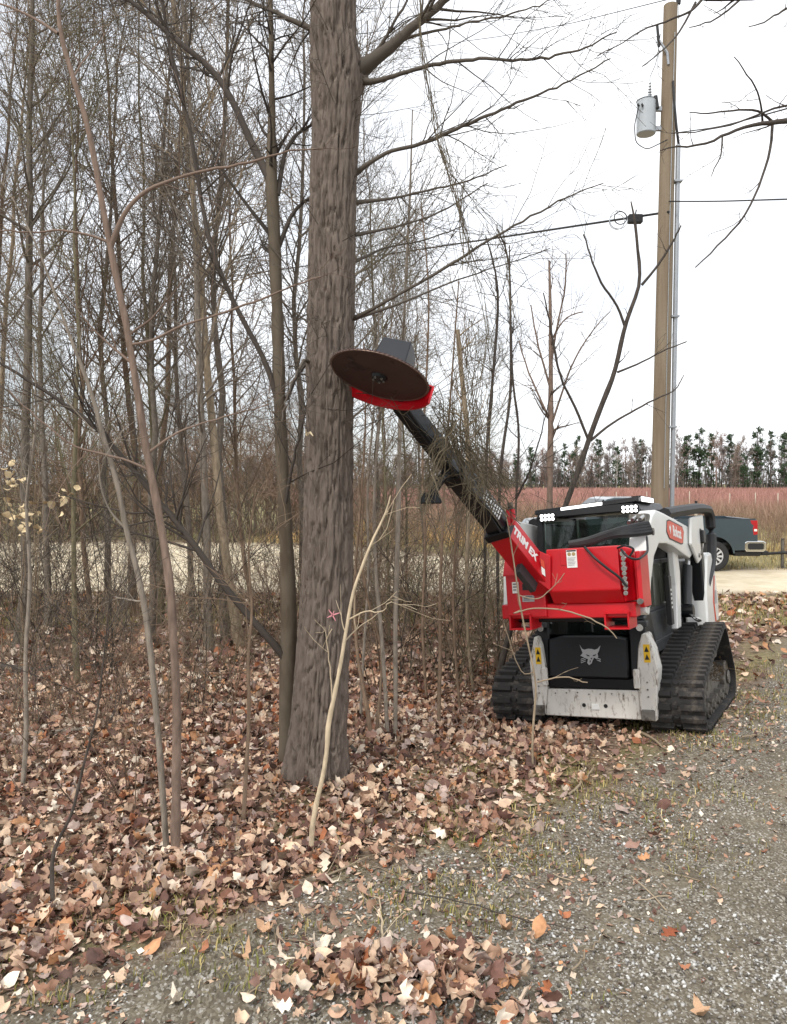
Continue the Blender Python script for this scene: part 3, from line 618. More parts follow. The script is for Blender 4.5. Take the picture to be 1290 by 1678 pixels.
    sm.build('torn_stub', mat('pale_wood', srgb(226, 208, 172), .8, vary=.15), root, off=foot)
    return root
main_tree()

# ------------------------------------------------------------------ traced neighbours
traced_tree('forked_tree', 'smooth dark forked trunk rising just left of the thick furrowed tree', 'tree', (469, 1275), 5.55,
    [(470, 1180, 27), (474, 1060, 28), (473, 960, 25), (467, 850, 22), (462, 750, 21), (458, 640, 21), (455, 520, 20), (451, 420, 20), (447, 330, 21), (444, 295, 20), (446, 200, 11), (445, 100, 9), (443, 0, 8), (440, -120, 6), (436, -260, 3)],
    [(5.9, [(444, 295, 16), (420, 250, 13), (400, 205, 12), (375, 150, 11), (345, 110, 10), (300, 75, 9), (250, 30, 8), (205, -5, 7), (100, -90, 4)]),
     (5.3, [(466, 700, 11), (440, 600, 9), (410, 545, 9), (380, 490, 8), (350, 420, 8), (335, 360, 7), (322, 275, 7), (305, 180, 6.5), (280, 90, 6), (265, 0, 5), (250, -90, 4)]),
     (5.2, [(472, 1085, 18), (464, 1072, 14), (430, 1035, 12), (370, 965, 12), (320, 895, 11), (258, 818, 10), (200, 748, 9), (153, 693, 8), (80, 645, 6), (0, 596, 5), (-60, 560, 3)]),
     (5.8, [(455, 320, 9), (466, 250, 7), (480, 225, 6), (505, 205, 5), (540, 190, 3)]),
     (5.7, [(457, 405, 8), (478, 350, 7), (490, 337, 6), (508, 325, 5), (540, 300, 3)]),
     (5.3, [(462, 860, 7), (474, 790, 6), (484, 740, 5), (497, 690, 4), (510, 640, 3)]),
     (5.4, [(470, 655, 7), (484, 620, 6), (500, 598, 5), (522, 580, 4)])],
    seed=3, tw=(9, 5), tl=(.4, 1.3), colr='dark', tcol='dark', mtrunk=M_BARK2, ns=14, trunk_tw=24)
traced_tree('sapling', 'reddish brown sapling with curved side branch, taller of the near left pair', 'sapling', (287, 1402), None,
    [(289, 1300, 16), (290, 1200, 15), (290, 1130, 15), (284, 1050, 14), (280, 960, 14), (262, 850, 13), (242, 750, 13), (225, 640, 12), (207, 530, 11), (190, 450, 11), (180, 400, 10), (165, 320, 10), (150, 230, 9), (125, 140, 8), (96, 55, 8), (95, 0, 7), (98, -110, 5)],
    [(4.3, [(182, 402, 10), (195, 365, 8), (215, 330, 7), (250, 305, 6), (320, 283, 5), (420, 265, 4), (470, 245, 3), (530, 245, 2)]),
     (4.5, [(181, 398, 5), (150, 385, 4), (110, 377, 4), (50, 380, 3), (-10, 378, 2)]),
     (4.7, [(96, 55, 6), (50, 25, 4), (0, 5, 3), (-50, -15, 2)]),
     (4.4, [(242, 743, 5), (270, 722, 4), (290, 709, 4), (306, 701, 3), (363, 685, 3), (440, 663, 2)]),
     (4.4, [(244, 770, 5), (210, 753, 4), (161, 743, 4), (121, 733, 3), (60, 685, 3), (16, 641, 2)]),
     (4.2, [(212, 565, 5), (250, 560, 4.5), (290, 536, 4), (343, 520, 4), (403, 500, 4), (451, 480, 3), (496, 463, 3), (525, 453, 2)])],
    seed=8, tw=(3, 3), colr='red', tcol='red', ns=10, trunk_tw=3)
traced_tree('sapling', 'thinner grey sapling leaning left, at the foot of the reddish sapling', 'sapling', (274, 1396), None,
    [(262, 1230, 10), (252, 1120, 10), (245, 1050, 10), (235, 980, 10), (222, 920, 9), (205, 865, 9), (195, 800, 8), (180, 750, 8), (165, 700, 7), (150, 640, 7), (130, 590, 6), (112, 545, 5), (90, 480, 4), (60, 400, 3), (20, 320, 2), (-20, 270, 1.5)],
    [(4.6, [(235, 985, 4), (215, 985, 3), (190, 978, 2)]), (4.4, [(205, 865, 5), (180, 840, 3), (165, 800, 3), (160, 745, 2), (165, 700, 1.6)])], seed=9, tw=(4, 3), colr='tan', tcol='grey', trunk_tw=8, tl=(.2, .6))
traced_tree('bent_stem', 'pale crooked bare stem leaning across the foot of the thick tree', 'stem', (510, 1398), None,
    [(511, 1355, 9), (520, 1310, 8), (530, 1270, 8), (538, 1215, 7), (536, 1195, 9), (546, 1150, 7), (558, 1090, 6.5), (568, 1030, 6), (578, 970, 5), (596, 922, 4.5), (608, 890, 4), (620, 866, 4), (634, 838, 3), (640, 812, 2)],
    [(4.3, [(572, 1015, 3), (600, 1000, 2.4), (625, 1005, 2), (640, 985, 1.6)]), (4.4, [(545, 1150, 2.6), (540, 1080, 2), (532, 1050, 1.8), (545, 1030, 1.6)])], seed=10, tw=(2, 2), colr='pale', tcol='pale', trunk_tw=4, tl=(.15, .4))
traced_tree('sapling', 'dark crooked stem standing beside the left track of the loader', 'sapling', (806, 1168), None,
    [(815, 1110, 12), (829, 1060, 11), (843, 1010, 9), (850, 960, 7), (842, 900, 5), (846, 820, 4), (852, 700, 4), (840, 634, 4), (836, 495, 3), (835, 402, 2)],
    [(7.0, [(846, 817, 4), (870, 770, 3), (890, 700, 2), (905, 640, 1.5)])], seed=11, tw=(5, 4), colr='dark', trunk_tw=10)
mid = [((610, 1212), [(600, 1140, 8), (584, 1082, 7), (580, 960, 5), (592, 820, 4), (600, 700, 3), (596, 560, 2)], 'leaning thin stem at the right foot of the thick tree', 'brown'),
       ((636, 1206), [(629, 1090, 7), (625, 1025, 7), (616, 960, 6), (612, 820, 5), (620, 700, 4), (640, 560, 3), (650, 400, 2)], 'slim grey stem, left one of the close pair right of the thick tree', 'grey'),
       ((648, 1206), [(649, 1112, 8), (647, 1025, 8), (650, 960, 8), (653, 820, 8), (656, 670, 7), (664, 480, 5), (672, 330, 4), (676, 180, 2)], 'slim grey stem, right one of the close pair right of the thick tree', 'grey'),
       ((616, 1206), [(624, 1125, 6), (630, 1060, 5), (604, 1000, 4), (590, 900, 3), (600, 780, 2)], 'short crossing stem behind the close pair of stems', 'brown'),
       ((720, 1192), [(718, 1155, 7), (723, 1068, 7), (720, 1014, 6), (724, 900, 5), (730, 760, 4), (742, 600, 3), (752, 460, 2)], 'upright brown stem midway between the thick tree and loader', 'brown'),
       ((777, 1136), [(768, 1068, 6), (764, 960, 6), (768, 820, 7), (766, 697, 8), (760, 650, 8), (754, 588, 8), (750, 540, 7)], 'broken topped pale snag standing behind the saw boom', 'tan'),
       ((792, 1085), [(795, 900, 5), (797, 730, 5), (806, 640, 5), (813, 557, 4.5), (819, 473, 4), (807, 417, 3), (796, 386, 2)], 'thin dark tree with wavy top between boom and red snag', 'dark'),
       ((818, 1090), [(815, 900, 5), (822, 734, 5), (834, 680, 5), (839, 634, 5), (836, 495, 4), (836, 402, 3), (815, 375, 2)], 'thin dark straight tree just right of the wavy topped one', 'dark'),
       ((700, 1150), [(690, 1010, 5), (700, 900, 5), (690, 780, 4), (698, 640, 4), (705, 480, 3), (690, 330, 2)], 'thin brown stem seen beside the dangling boom foot', 'brown'),
       ((755, 1168), [(745, 1060, 5), (742, 960, 4), (750, 850, 4), (738, 760, 3)], 'short brown stem left of the broken topped snag', 'brown'),
       ((590, 1180), [(596, 1060, 5), (606, 940, 5), (600, 800, 4), (615, 660, 3), (622, 500, 2)], 'thin stem close behind the right edge of the thick tree', 'grey'),
       ((398, 1350), [(402, 1290, 8), (407, 1210, 7), (409, 1140, 7), (405, 1080, 6), (415, 1000, 4), (405, 900, 3), (420, 800, 2)], 'short brown sapling between the sapling pair and thick tree', 'brown'),
       ((86, 1492), [(86, 1440, 8), (82, 1400, 7), (92, 1380, 6), (118, 1340, 6), (135, 1260, 5), (160, 1170, 4), (172, 1060, 3), (180, 980, 2)], 'dark forked twiggy shrub nearest the bottom left corner', 'dark'),
       ((36, 1290), [(45, 1200, 8), (40, 1080, 7), (52, 940, 6), (40, 820, 5), (62, 700, 4), (55, 560, 3)], 'grey stem near the left edge behind the bottom corner shrub', 'grey')]
for k, (b, t, lab, c) in enumerate(mid):
    if 'snag' in lab: tp = dict(trunk_tw=10)
    elif 'corner shrub' in lab or 'corner' in lab: tp = dict(trunk_tw=9)
    else: tp = dict(trunk_tw=12)
    traced_tree('sapling', lab, 'sapling', b, None, t, [], 'thin stems at the wood edge', 40 + k, (5, 5), (.3, 1.1), (.1, .45), c, c, None, 6, .15, **tp)
traced_tree('arching_shrub', 'pale thin twigs arching up in front of the red saw mount', 'shrub', (874, 1258), None,
    [(872, 1210, 4), (876, 1165, 4), (880, 1122, 3.6), (872, 1085, 3.2), (862, 1040, 3), (852, 990, 3), (845, 940, 2.6), (836, 880, 2.2), (824, 815, 1.6)],
    [(5.7, [(880, 1118, 2.6), (920, 1108, 2.4), (950, 1114, 2), (962, 1120, 1.6)]), (5.5, [(853, 1000, 2.4), (835, 1008, 2), (870, 996, 2.4), (920, 998, 2.6), (960, 1010, 2.6), (995, 1028, 2.2), (1012, 1045, 1.5)]), (5.6, [(850, 975, 2), (880, 985, 2), (905, 965, 1.6), (925, 940, 1.4)]), (5.8, [(876, 1100, 2), (858, 1110, 1.8), (840, 1070, 1.6), (826, 1020, 1.4)])], seed=63, tw=(2, 1), colr='pale', tcol='tan', trunk_tw=3, tl=(.1, .35), tl2=(.05, .15))
traced_tree('snag_sapling', 'reddish stripped sapling standing behind the loader cab', 'sapling', (899, 1030), 9.6,
    [(900, 900, 13), (901, 817, 11), (902, 720, 10), (903, 619, 8), (902, 495, 6), (900, 427, 3)],
    [(9.4, [(903, 600, 4), (912, 540, 3), (928, 470, 3), (928, 415, 2)]), (9.8, [(903, 640, 4), (880, 560, 3), (870, 500, 2)]), (9.5, [(903, 700, 4), (935, 600, 3), (970, 540, 2), (1000, 510, 1.5)]), (9.7, [(902, 690, 4), (870, 620, 3), (850, 560, 2)]), (9.6, [(903, 560, 3), (925, 520, 2.5), (955, 510, 2)])], seed=60, tw=(6, 4), colr='red', tcol='red', trunk_tw=12)
traced_tree('forked_sapling', 'bare sapling with wide forked top leaning right before the utility pole', 'sapling', (885, 1030), 9.3,
    [(900, 900, 10), (931, 817, 10), (950, 765, 9.5), (965, 721, 9), (985, 665, 9), (1008, 613, 8), (1016, 570, 8), (1024, 532, 7), (1040, 490, 6), (1052, 467, 6), (1045, 410, 5), (1040, 350, 4), (1034, 330, 2)],
    [(9.2, [(1052, 467, 5), (1075, 440, 4), (1095, 410, 4), (1108, 388, 3), (1116, 368, 2)]), (9.1, [(1024, 534, 5), (1012, 500, 4), (985, 465, 4), (968, 420, 3), (956, 384, 2.5)]), (9.5, [(1012, 610, 4), (1050, 595, 3), (1085, 575, 2.5), (1125, 560, 2)]),
     (9.0, [(965, 722, 5), (940, 660, 4.5), (920, 625, 4), (908, 570, 4), (900, 520, 3), (890, 480, 2)]), (9.3, [(968, 722, 5), (1000, 695, 4), (1035, 675, 3.5), (1070, 655, 3), (1110, 640, 2), (1120, 615, 1.5)])], seed=61, tw=(2, 2), colr='dark', tcol='dark', trunk_tw=2, tl=(.2, .6))
traced_tree('overhanging_tree', 'bare tree right of the drive whose dark limbs reach in beside the utility pole', 'tree', (1560, 1300), 6.2,
    [(1555, 1000, 40), (1550, 600, 36), (1548, 200, 30), (1550, 0, 26), (1555, -250, 18), (1560, -420, 8)],
    [(5.8, [(1548, 230, 16), (1420, 205, 13), (1330, 192, 11), (1290, 198, 9), (1265, 201, 8), (1232, 204, 6), (1205, 212, 5), (1180, 226, 5), (1155, 237, 4), (1100, 243, 3), (1082, 245, 1.6)]),
     (5.6, [(1266, 201, 5), (1264, 240, 4.5), (1250, 290, 4), (1225, 350, 3.5), (1175, 405, 3), (1140, 438, 2)]),
     (5.9, [(1266, 200, 5), (1245, 180, 4), (1200, 180, 3), (1160, 186, 2.5), (1130, 184, 1.6)]),
     (5.7, [(1250, 202, 4), (1248, 170, 3), (1235, 135, 2.6), (1202, 94, 1.6)]),
     (5.7, [(1184, 225, 3), (1182, 255, 2.4), (1172, 275, 2), (1165, 290, 1.4)]),
     (5.9, [(1550, 60, 14), (1420, 10, 12), (1300, -12, 11), (1210, -2, 10), (1150, -3, 9), (1120, -8, 6), (1060, -30, 4)]),
     (5.8, [(1150, 0, 5), (1135, 18, 4), (1110, 28, 3.5), (1080, 40, 3), (1050, 48, 2.4), (1035, 62, 2), (980, 92, 1.5)]),
     (5.7, [(1140, 4, 4), (1125, 32, 3.4), (1108, 60, 3), (1090, 80, 2.6), (1054, 108, 1.6)]),
     (5.9, [(1212, 0, 4), (1190, 20, 3), (1160, 38, 2.4), (1130, 45, 1.6)]),
     (5.6, [(1400, 20, 6), (1330, -5, 5), (1290, 12, 4), (1272, 24, 3), (1250, 40, 2.4), (1228, 44, 1.6)]),
     (5.9, [(1480, 140, 7), (1380, 160, 5), (1290, 172, 4), (1255, 182, 3.4), (1200, 205, 3), (1150, 215, 2), (1100, 220, 1.6)])], seed=62, tw=(2, 2), colr='dark', tcol='dark', trunk_tw=0, tl=(.15, .5), tl2=(.06, .2), ns=12)

# ------------------------------------------------------------------ background trees: prototypes, then copies
def proto_tree(seed, H, r0, n1, n2, n3, col, lean=.05, t0=.3, l1=(1.5, 3.8), up=.10, ang1=(30, 60), l2=(.6, 1.7), l3=(.2, .8), tip=.003, n4=0):
    r = np.random.default_rng(seed); K = 14; s = np.linspace(0, 1, K)
    X = np.stack([np.cumsum(r.normal(0, .045, K)) * H / 12 + lean * H * s * r.choice([-1, 1]), np.cumsum(r.normal(0, .045, K)) * H / 12, s * H - .1], 1); R = r0 * (1 - s * .93) ** .9 * (1 + .35 * np.exp(-s * 30))
    A = Acc(); tube_to(A, X, R, 9, cvar(col, 1, r, .1), r, r0 * .03)
    C = Acc(); cc = col * .92
    P1, R1 = grow(X[None], R[None], n1, (l1[0], l1[1]), ang1, 7, up, .12, .5, tip * 1.6, t0, .98, r, lentaper=.55); V, Q = tubes(P1, R1, 4); C.add(V, Q, None, cc)
    P2, R2 = grow(P1, R1, n2, l2, (25, 60), 5, up * .5, .15, .55, tip * 1.2, .2, 1, r, lentaper=.4); V, Q = tubes(P2, R2, 3); C.add(V, Q, None, cc * 1.02)
    P3, R3 = grow(P2, R2, n3, l3, (25, 65), 4, up * .3, .18, .7, tip, .15, 1, r, lentaper=.3); V, Q = tubes(P3, R3, 3); C.add(V, Q, None, np.repeat(cvar(cc * 1.05, len(P3), r, .2), 12, 0))
    if n4:
        P4, R4 = grow(P3, R3, n4, (l3[0] * .6, l3[1] * .6), (25, 65), 3, .02, .2, .8, tip * .9, .2, 1, r, lentaper=.2); V, Q = tubes(P4, R4, 3); C.add(V, Q, None, cc)
    return A.mesh('trunk', True), C.mesh('crown')
def tree_from(pr, name, label, cat, group, loc, sc, rz):
    root = empty(name, loc, label, cat, group); root.rotation_euler = (0, 0, rz); root.scale = (sc, sc, sc)
    t = link('trunk', pr[0], root, M_STEM); link('crown', pr[1], root, M_TWIG); return root
PB = [proto_tree(200 + k, H, r0, n1, 6, 6, BR[c] * (.9, .75, .85, .62, .78, 1.0)[k], l1=l1, t0=t0) for k, (H, r0, n1, c, l1, t0) in enumerate([(11, .058, 26, 'grey', (1.2, 3.2), .25), (13, .068, 30, 'brown', (1.5, 3.8), .3), (10, .045, 24, 'olive', (1.2, 2.8), .2), (14, .075, 30, 'grey', (1.5, 4), .35), (9, .038, 24, 'brown', (1, 2.6), .18), (12, .06, 28, 'tan', (1.4, 3.4), .3)])]
r = np.random.default_rng(300); placed = []
def woods_ok(x, y, dmin): return all((x - a) ** 2 + (y - b) ** 2 > dmin ** 2 for a, b in placed)
# trunks one can pick out behind the saplings
for k, (px, py, pi, sc, lab) in enumerate([(352, 1068, 0, .95, 'pale slender trunk left of the twin trunks behind the forked tree'), (392, 1062, 5, 1.0, 'pale slender trunk right behind the forked tree, left one of a pair'), (376, 1050, 3, .8, 'grey trunk standing between two pale slender trunks'), (268, 1030, 2, 1.0, 'dark trunk seen just left of the reddish sapling'), (140, 1045, 4, 1.0, 'leaning brown trunk in the left of the wood'), (120, 1120, 2, .7, 'thin dark trunk left of the sapling pair'), (230, 1010, 1, .9, 'brown trunk behind the bushy stump of stems'), (20, 1060, 3, .9, 'grey trunk at the far left edge of the wood'), (420, 1040, 4, .9, 'thin brown trunk half hidden behind the forked tree'), (318, 1020, 0, .85, 'grey trunk deep behind the reddish sapling'), (70, 1030, 0, .9, 'grey trunk between the left edge and leaning brown trunk'), (180, 1012, 3, .75, 'grey trunk framed by the grey leaning sapling')]):
    g = ground_pt(px, py); placed.append((g[0], g[1])); tree_from(PB[pi], 'bare_tree', lab, 'tree', 'bare trees in the near wood', (g[0], g[1], float(surf(g[0], g[1]))), sc, r.random() * 6.28)
n = 0
while n < 13:
    y = r.uniform(9.5, 16); x = r.uniform(-.75, -.02) * y
    if not woods_ok(x, y, .9): continue
    placed.append((x, y)); n += 1
    tree_from(PB[r.integers(0, 6)], 'bare_tree', 'slender bare tree among many in the wood left of the thick trunk', 'tree', 'slender bare trees in the wood', (x, y, float(surf(x, y))), r.uniform(.6, 1.1), r.random() * 6.28)
n = 0
while n < 34:
    y = r.uniform(34, 64); x = r.uniform(-.85, -.11) * y
    if not woods_ok(x, y, 1.6): continue
    placed.append((x, y)); n += 1
    tree_from(PB[r.integers(0, 6)], 'bare_tree', 'bare tree in the deep wood beyond the sandy road', 'tree', 'bare trees beyond the sandy road', (x, y, float(height(x, y))), r.uniform(.75, 1.2), r.random() * 6.28)
n = 0
while n < 44:
    y = r.uniform(33.5, 52); x = r.uniform(-.7, -.10) * y
    if not woods_ok(x, y, 1.1): continue
    placed.append((x, y)); n += 1
    tree_from(PB[r.integers(0, 6)], 'bare_tree', 'low young bare tree in the thicket beyond the sandy road', 'tree', 'young trees beyond the sandy road', (x, y, float(height(x, y))), r.uniform(.42, .72), r.random() * 6.28)
# trees further up the right of the wood edge, thin ones behind the boom
for k, (px, y, pi, sc) in enumerate([(610, 12.5, 4, .6), (668, 13.5, 2, .62), (735, 12.0, 4, .55), (700, 15, 0, .6), (790, 14.2, 2, .5), (640, 10.5, 2, .55), (580, 14.5, 5, .7)]):
    x = (px - CX) / FPX * y; tree_from(PB[pi], 'bare_tree', 'slim bare tree rising behind the saw boom', 'tree', 'slim trees behind the boom', (x, y, float(surf(x, y))), sc, r.random() * 6.28)

# ------------------------------------------------------------------ undergrowth: uncountable brush
def brush_proto(seed, H, nst, n2, n3, col, spread=.5, th=1.0):
    r = np.random.default_rng(seed); K = 6; A = Acc()
    S = np.stack([r.normal(0, spread * .4, nst), r.normal(0, spread * .4, nst), np.full(nst, -.05)], 1); d = nrm(np.stack([r.normal(0, .28, nst), r.normal(0, .28, nst), np.ones(nst)], 1)); L_ = H * r.uniform(.5, 1.1, nst); out = [S]; p = S
    for k in range(K - 1):
        d = nrm(d + r.normal(0, .10, (nst, 3)) + np.stack([d[:, 0] * .12, d[:, 1] * .12, np.zeros(nst)], 1)); p = p + d * (L_ / (K - 1))[:, None]; out.append(p)
    X = np.stack(out, 1); R = (r.uniform(.004, .011, nst))[:, None] * np.linspace(1, .25, K)[None]
    V, Q = tubes(X, R, 3); A.add(V, Q, None, np.repeat(cvar(col, nst, r, .3), 3 * K, 0))
    P2, R2 = grow(X, R, n2, (.3 * H / 2, .75 * H / 2), (25, 70), 5, .05, .16, .6, .0022 * th, .2, 1, r); V, Q = tubes(P2, R2, 3); A.add(V, Q, None, np.repeat(cvar(col * 1.05, len(P2), r, .3), 15, 0))
    P3, R3 = grow(P2, R2, n3, (.12 * H / 2, .4 * H / 2), (25, 70), 3, .03, .18, .8, .0018 * th, .15, 1, r); V, Q = tubes(P3, R3, 3); A.add(V, Q, None, np.repeat(cvar(col * 1.1, len(P3), r, .3), 9, 0))
    return np.concatenate(A.V), np.concatenate(A.Q), np.concatenate(A.C)
BP = [brush_proto(400 + k, H, n, n2, n3, BR[c] * .9) for k, (H, n, n2, n3, c) in enumerate([(2.2, 7, 6, 3, 'brown'), (2.8, 8, 6, 3, 'grey'), (1.6, 8, 5, 3, 'olive'), (2.4, 6, 6, 4, 'tan'), (3.0, 8, 6, 3, 'dark'), (2.0, 7, 6, 3, 'brown')])]
def brush(name, label, spots, r, BP=BP):
    A = Acc()
    for x, y, s in spots:
        V, Q, C = BP[r.integers(0, len(BP))]; a = r.random() * 6.283; c, sn = math.cos(a), math.sin(a)
        W = V @ np.array([[c, sn, 0], [-sn, c, 0], [0, 0, 1]]) * np.array([s, s, s * r.uniform(.85, 1.2)]) + np.array([x, y, float(surf(x, y))]); A.add(W, Q, None, C * r.uniform(.8, 1.15))
    return setp(link(name, A.mesh(name), None, M_TWIG), label, 'undergrowth', kind='stuff')
spots_ = []
while len(spots_) < 84:
    y = r.uniform(8.6, 16.5); x = r.uniform(-.62, .08) * y
    if y < 10 and x > -.5 and r.random() < .6: continue
    spots_.append((x, y, r.uniform(.6, 1.15)))
for _ in range(14):
    y = r.uniform(8.6, 13); spots_.append((r.uniform(.08, .17) * y, y, r.uniform(.5, .9)))
for _ in range(17):
    y = r.uniform(5.0, 7.6); spots_.append((r.uniform(-.54, -.2) * y, y, r.uniform(.35, .75)))
for _ in range(26):
    y = r.uniform(8.2, 14.5); spots_.append((r.uniform(-.03, .145) * y, y, r.uniform(.7, 1.25)))
brush('undergrowth', 'tangle of bare brown brush filling the wood edge', spots_, r)
spots_ = []
while len(spots_) < 125:
    y = r.uniform(31.5, 46); x = r.uniform(-.66, -.07) * y; spots_.append((x, y, r.uniform(1.9, 3.2)))
for _ in range(26):
    y = r.uniform(42, 60); spots_.append((r.uniform(-.07, .13) * y, y, r.uniform(1.2, 2.0)))
FBP = [brush_proto(430 + k, H, n, 5, 2, BR[c] * .85, .6, 1.6) for k, (H, n, c) in enumerate([(2.2, 7, 'brown'), (2.6, 8, 'brown'), (2.0, 8, 'olive'), (2.4, 7, 'red')])]
brush('far_thicket', 'dense brown thicket beyond the sandy road', spots_, r, FBP)

# hanging vines caught in the tree and on the boom
A = Acc(); r = np.random.default_rng(500)
def vine(pts, D, n, spread, col, rad=.0022):
    for k in range(n):
        q = [(a + r.normal(0, spread), b + r.normal(0, spread * 1.5), 1) for a, b in pts]; X, _ = poly3(q, D + r.normal(0, .12) + np.linspace(0, r.normal(0, .15), len(q)), 0, k, n=14); X = X + r.normal(0, .008, X.shape)
        R = np.full(len(X), rad * r.uniform(.6, 1.4)); V, Q = tubes(X[None], R[None], 3); A.add(V, Q, None, cvar(col, 1, r, .3))
        Pn, Rn = grow(X[None], R[None], 5, (.06, .3), (20, 70), 4, 0, .2, .8, .0013, .1, 1, r); V, Q = tubes(Pn, Rn, 3); A.add(V, Q, None, cvar(col, 1, r, .3))
vc = BR['tan'] * .28 + BR['olive'] * .25
vine([(683, -20), (688, 80), (700, 150), (716, 215), (735, 265), (752, 320), (762, 390), (770, 440)], 5.0, 9, 7, vc)
vine([(716, 215), (740, 280), (775, 340), (815, 380), (832, 450), (840, 540)], 5.1, 6, 9, vc)
vine([(752, 320), (757, 400), (790, 480), (800, 560), (790, 660), (770, 760)], 5.3, 6, 14, vc)
vine([(757, 560), (765, 650), (775, 720), (790, 790), (770, 850)], 5.35, 22, 18, vc)
vine([(720, 690), (750, 730), (790, 770), (830, 815)], 5.45, 34, 15, vc, .0028)
vine([(735, 700), (715, 760), (700, 830)], 5.22, 24, 14, vc, .0028)
vine([(700, 650), (730, 690), (770, 720), (800, 700), (840, 640)], 5.3, 10, 16, vc, .002)
vine([(650, 700), (700, 720), (750, 740), (800, 800)], 5.3, 8, 22, vc, .002)
vine([(660, 300), (664, 420), (668, 540)], 5.6, 3, 8, vc)
setp(link('vine_tangle', A.mesh('vine_tangle'), None, M_TWIG), 'hanging tangle of thin green brown vines caught on the saw boom', 'vines', kind='stuff')

# ------------------------------------------------------------------ sticks on the ground
def stick(px, label, w, col, seed, lift=.03, name='fallen_branch'):
    r = np.random.default_rng(seed); G = [ground_pt(a, b) for a, b in px]; X = np.array([[g[0], g[1], float(surf(g[0], g[1])) + lift] for g in G])
    X = resample(np.c_[X, np.linspace(1, .5, len(X))], 12); Rr = X[:, 3] * w; X = X[:, :3] + r.normal(0, .006, (12, 3)); o = X[0].copy()
    B = Acc(); tube_to(B, X, Rr, 6, cvar(col, 1, r, .1)); Pn, Rn = grow(X[None], Rr[None], 3, (.1, .3), (25, 60), 4, 0, .1, .5, .002, .3, 1, r); V, Q = tubes(Pn, Rn, 3); B.add(V, Q, None, col)
    ob = link(name, B.mesh(name, True, o), None, M_TWIG); ob.location = o; return setp(ob, label, 'branch', 'fallen branches')
for k, (px, lab, w, c) in enumerate([([(590, 1218), (650, 1250), (720, 1285), (765, 1340)], 'pale fallen branch right of the foot of the thick tree', .012, 'tan'), ([(575, 1232), (600, 1250), (640, 1290), (665, 1315)], 'dark fallen branch touching the foot of the thick tree', .02, 'dark'), ([(699, 1012), (760, 1040), (830, 1068)], 'reddish fallen pole lying in the leaves left of the loader', .03, 'red'), ([(0, 1098), (60, 1105), (130, 1100), (200, 1090)], 'dark rotting log across the leaf litter at far left', .05, 'dark'), ([(0, 1215), (70, 1208), (150, 1200)], 'thin grey log in the leaves at the left edge', .03, 'grey'),
        ([(1050, 1205), (1075, 1218), (1092, 1232)], 'pale stick in front of the right track of the loader', .012, 'tan'), ([(1215, 1213), (1240, 1210), (1268, 1205)], 'thin straw coloured stick on the drive right of the loader', .008, 'tan'), ([(930, 1312), (955, 1285), (975, 1262)], 'pale stick pointing up the drive edge before the loader', .01, 'tan'), ([(905, 1185), (960, 1190), (1010, 1194)], 'thin curved branch lying before the loader frame', .007, 'grey'),
        ([(620, 1575), (628, 1540), (625, 1500), (618, 1475)], 'thin pale crooked twig on the gravel near the leaf drift', .006, 'pale'), ([(470, 1470), (540, 1440), (620, 1405), (660, 1395)], 'long twig along the gravel edge below the thick tree', .007, 'tan'), ([(650, 1470), (760, 1490), (860, 1520), (960, 1535)], 'long thin dark twig across the gravel', .004, 'dark'), ([(940, 1600), (965, 1570), (990, 1540)], 'thin grey twig on the gravel at lower right', .005, 'tan')]):
    stick(px, lab, w, BR[c], 700 + k)
A = Acc(); r = np.random.default_rng(720); m = 900; y = 3.2 + 9 * r.random(m) ** 1.2; x = (r.random(m) * 2 - 1) * .55 * y; k = (drive_d(x, y) > -1.2) & ((drive_d(x, y) > 0) | (r.random(m) < .35)); x, y = x[k], y[k]; m = len(x); a = r.random(m) * 6.28; l = .06 + .3 * r.random(m) ** 2
p = np.stack([x, y, surf(x, y) + .015], 1); d = np.stack([np.cos(a), np.sin(a), r.normal(0, .12, m)], 1); kk = np.linspace(-.5, .5, 4); X = p[:, None] + d[:, None] * (l[:, None] * kk)[:, :, None] + r.normal(0, .004, (m, 4, 3)); V, Q = tubes(X, np.full((m, 4), .0016) + .0025 * r.random((m, 1)), 3); A.add(V, Q, None, np.repeat(cvar(BR['tan'], m, r, .45), 12, 0))
setp(link('fallen_twigs', A.mesh('fallen_twigs'), None, M_TWIG), 'small broken twigs strewn through the leaves', 'twigs', kind='stuff')
# pale leaves still hanging in the thicket at the left
A = Acc(); m = 60; px = np.r_[r.normal(35, 22, 34), r.normal(15, 12, 14), r.normal(110, 18, 12)]; py = np.r_[r.normal(855, 14, 34), r.normal(790, 16, 14), r.normal(830, 14, 12)]
pos = np.array([P(a, b, 7.6 + r.normal(0, .25)) for a, b in zip(px, py)]); scatter(A, LEAVES[4:], pos, .06 + .05 * r.random(m), 1.0, np.tile(np.array([srgb(222, 200, 160)]), (m, 1)) * (.7 + .4 * r.random((m, 1))), r)
for k in range(7):
    q = [(r.normal(40, 40), r.normal(850, 30)) for _ in range(1)][0]; g = ground_pt(max(5, q[0]), 1090); X = np.linspace(g, P(q[0], q[1] - 60, 7.6), 8) + r.normal(0, .03, (8, 3)); V, Q = tubes(X[None], np.linspace(.008, .003, 8)[None], 4); A.add(V, Q, None, BR['tan'])
    Pn, Rn = grow(X[None], np.linspace(.008, .003, 8)[None], 8, (.3, .6), (30, 80), 4, 0, .1, .6, .002, .5, 1, r); V, Q = tubes(Pn, Rn, 3); A.add(V, Q, None, BR['tan'])
ob = link('young_beech', A.mesh('young_beech'), None, M_LEAF); setp(ob, 'young beech still holding pale dry leaves at the left edge', 'shrub')
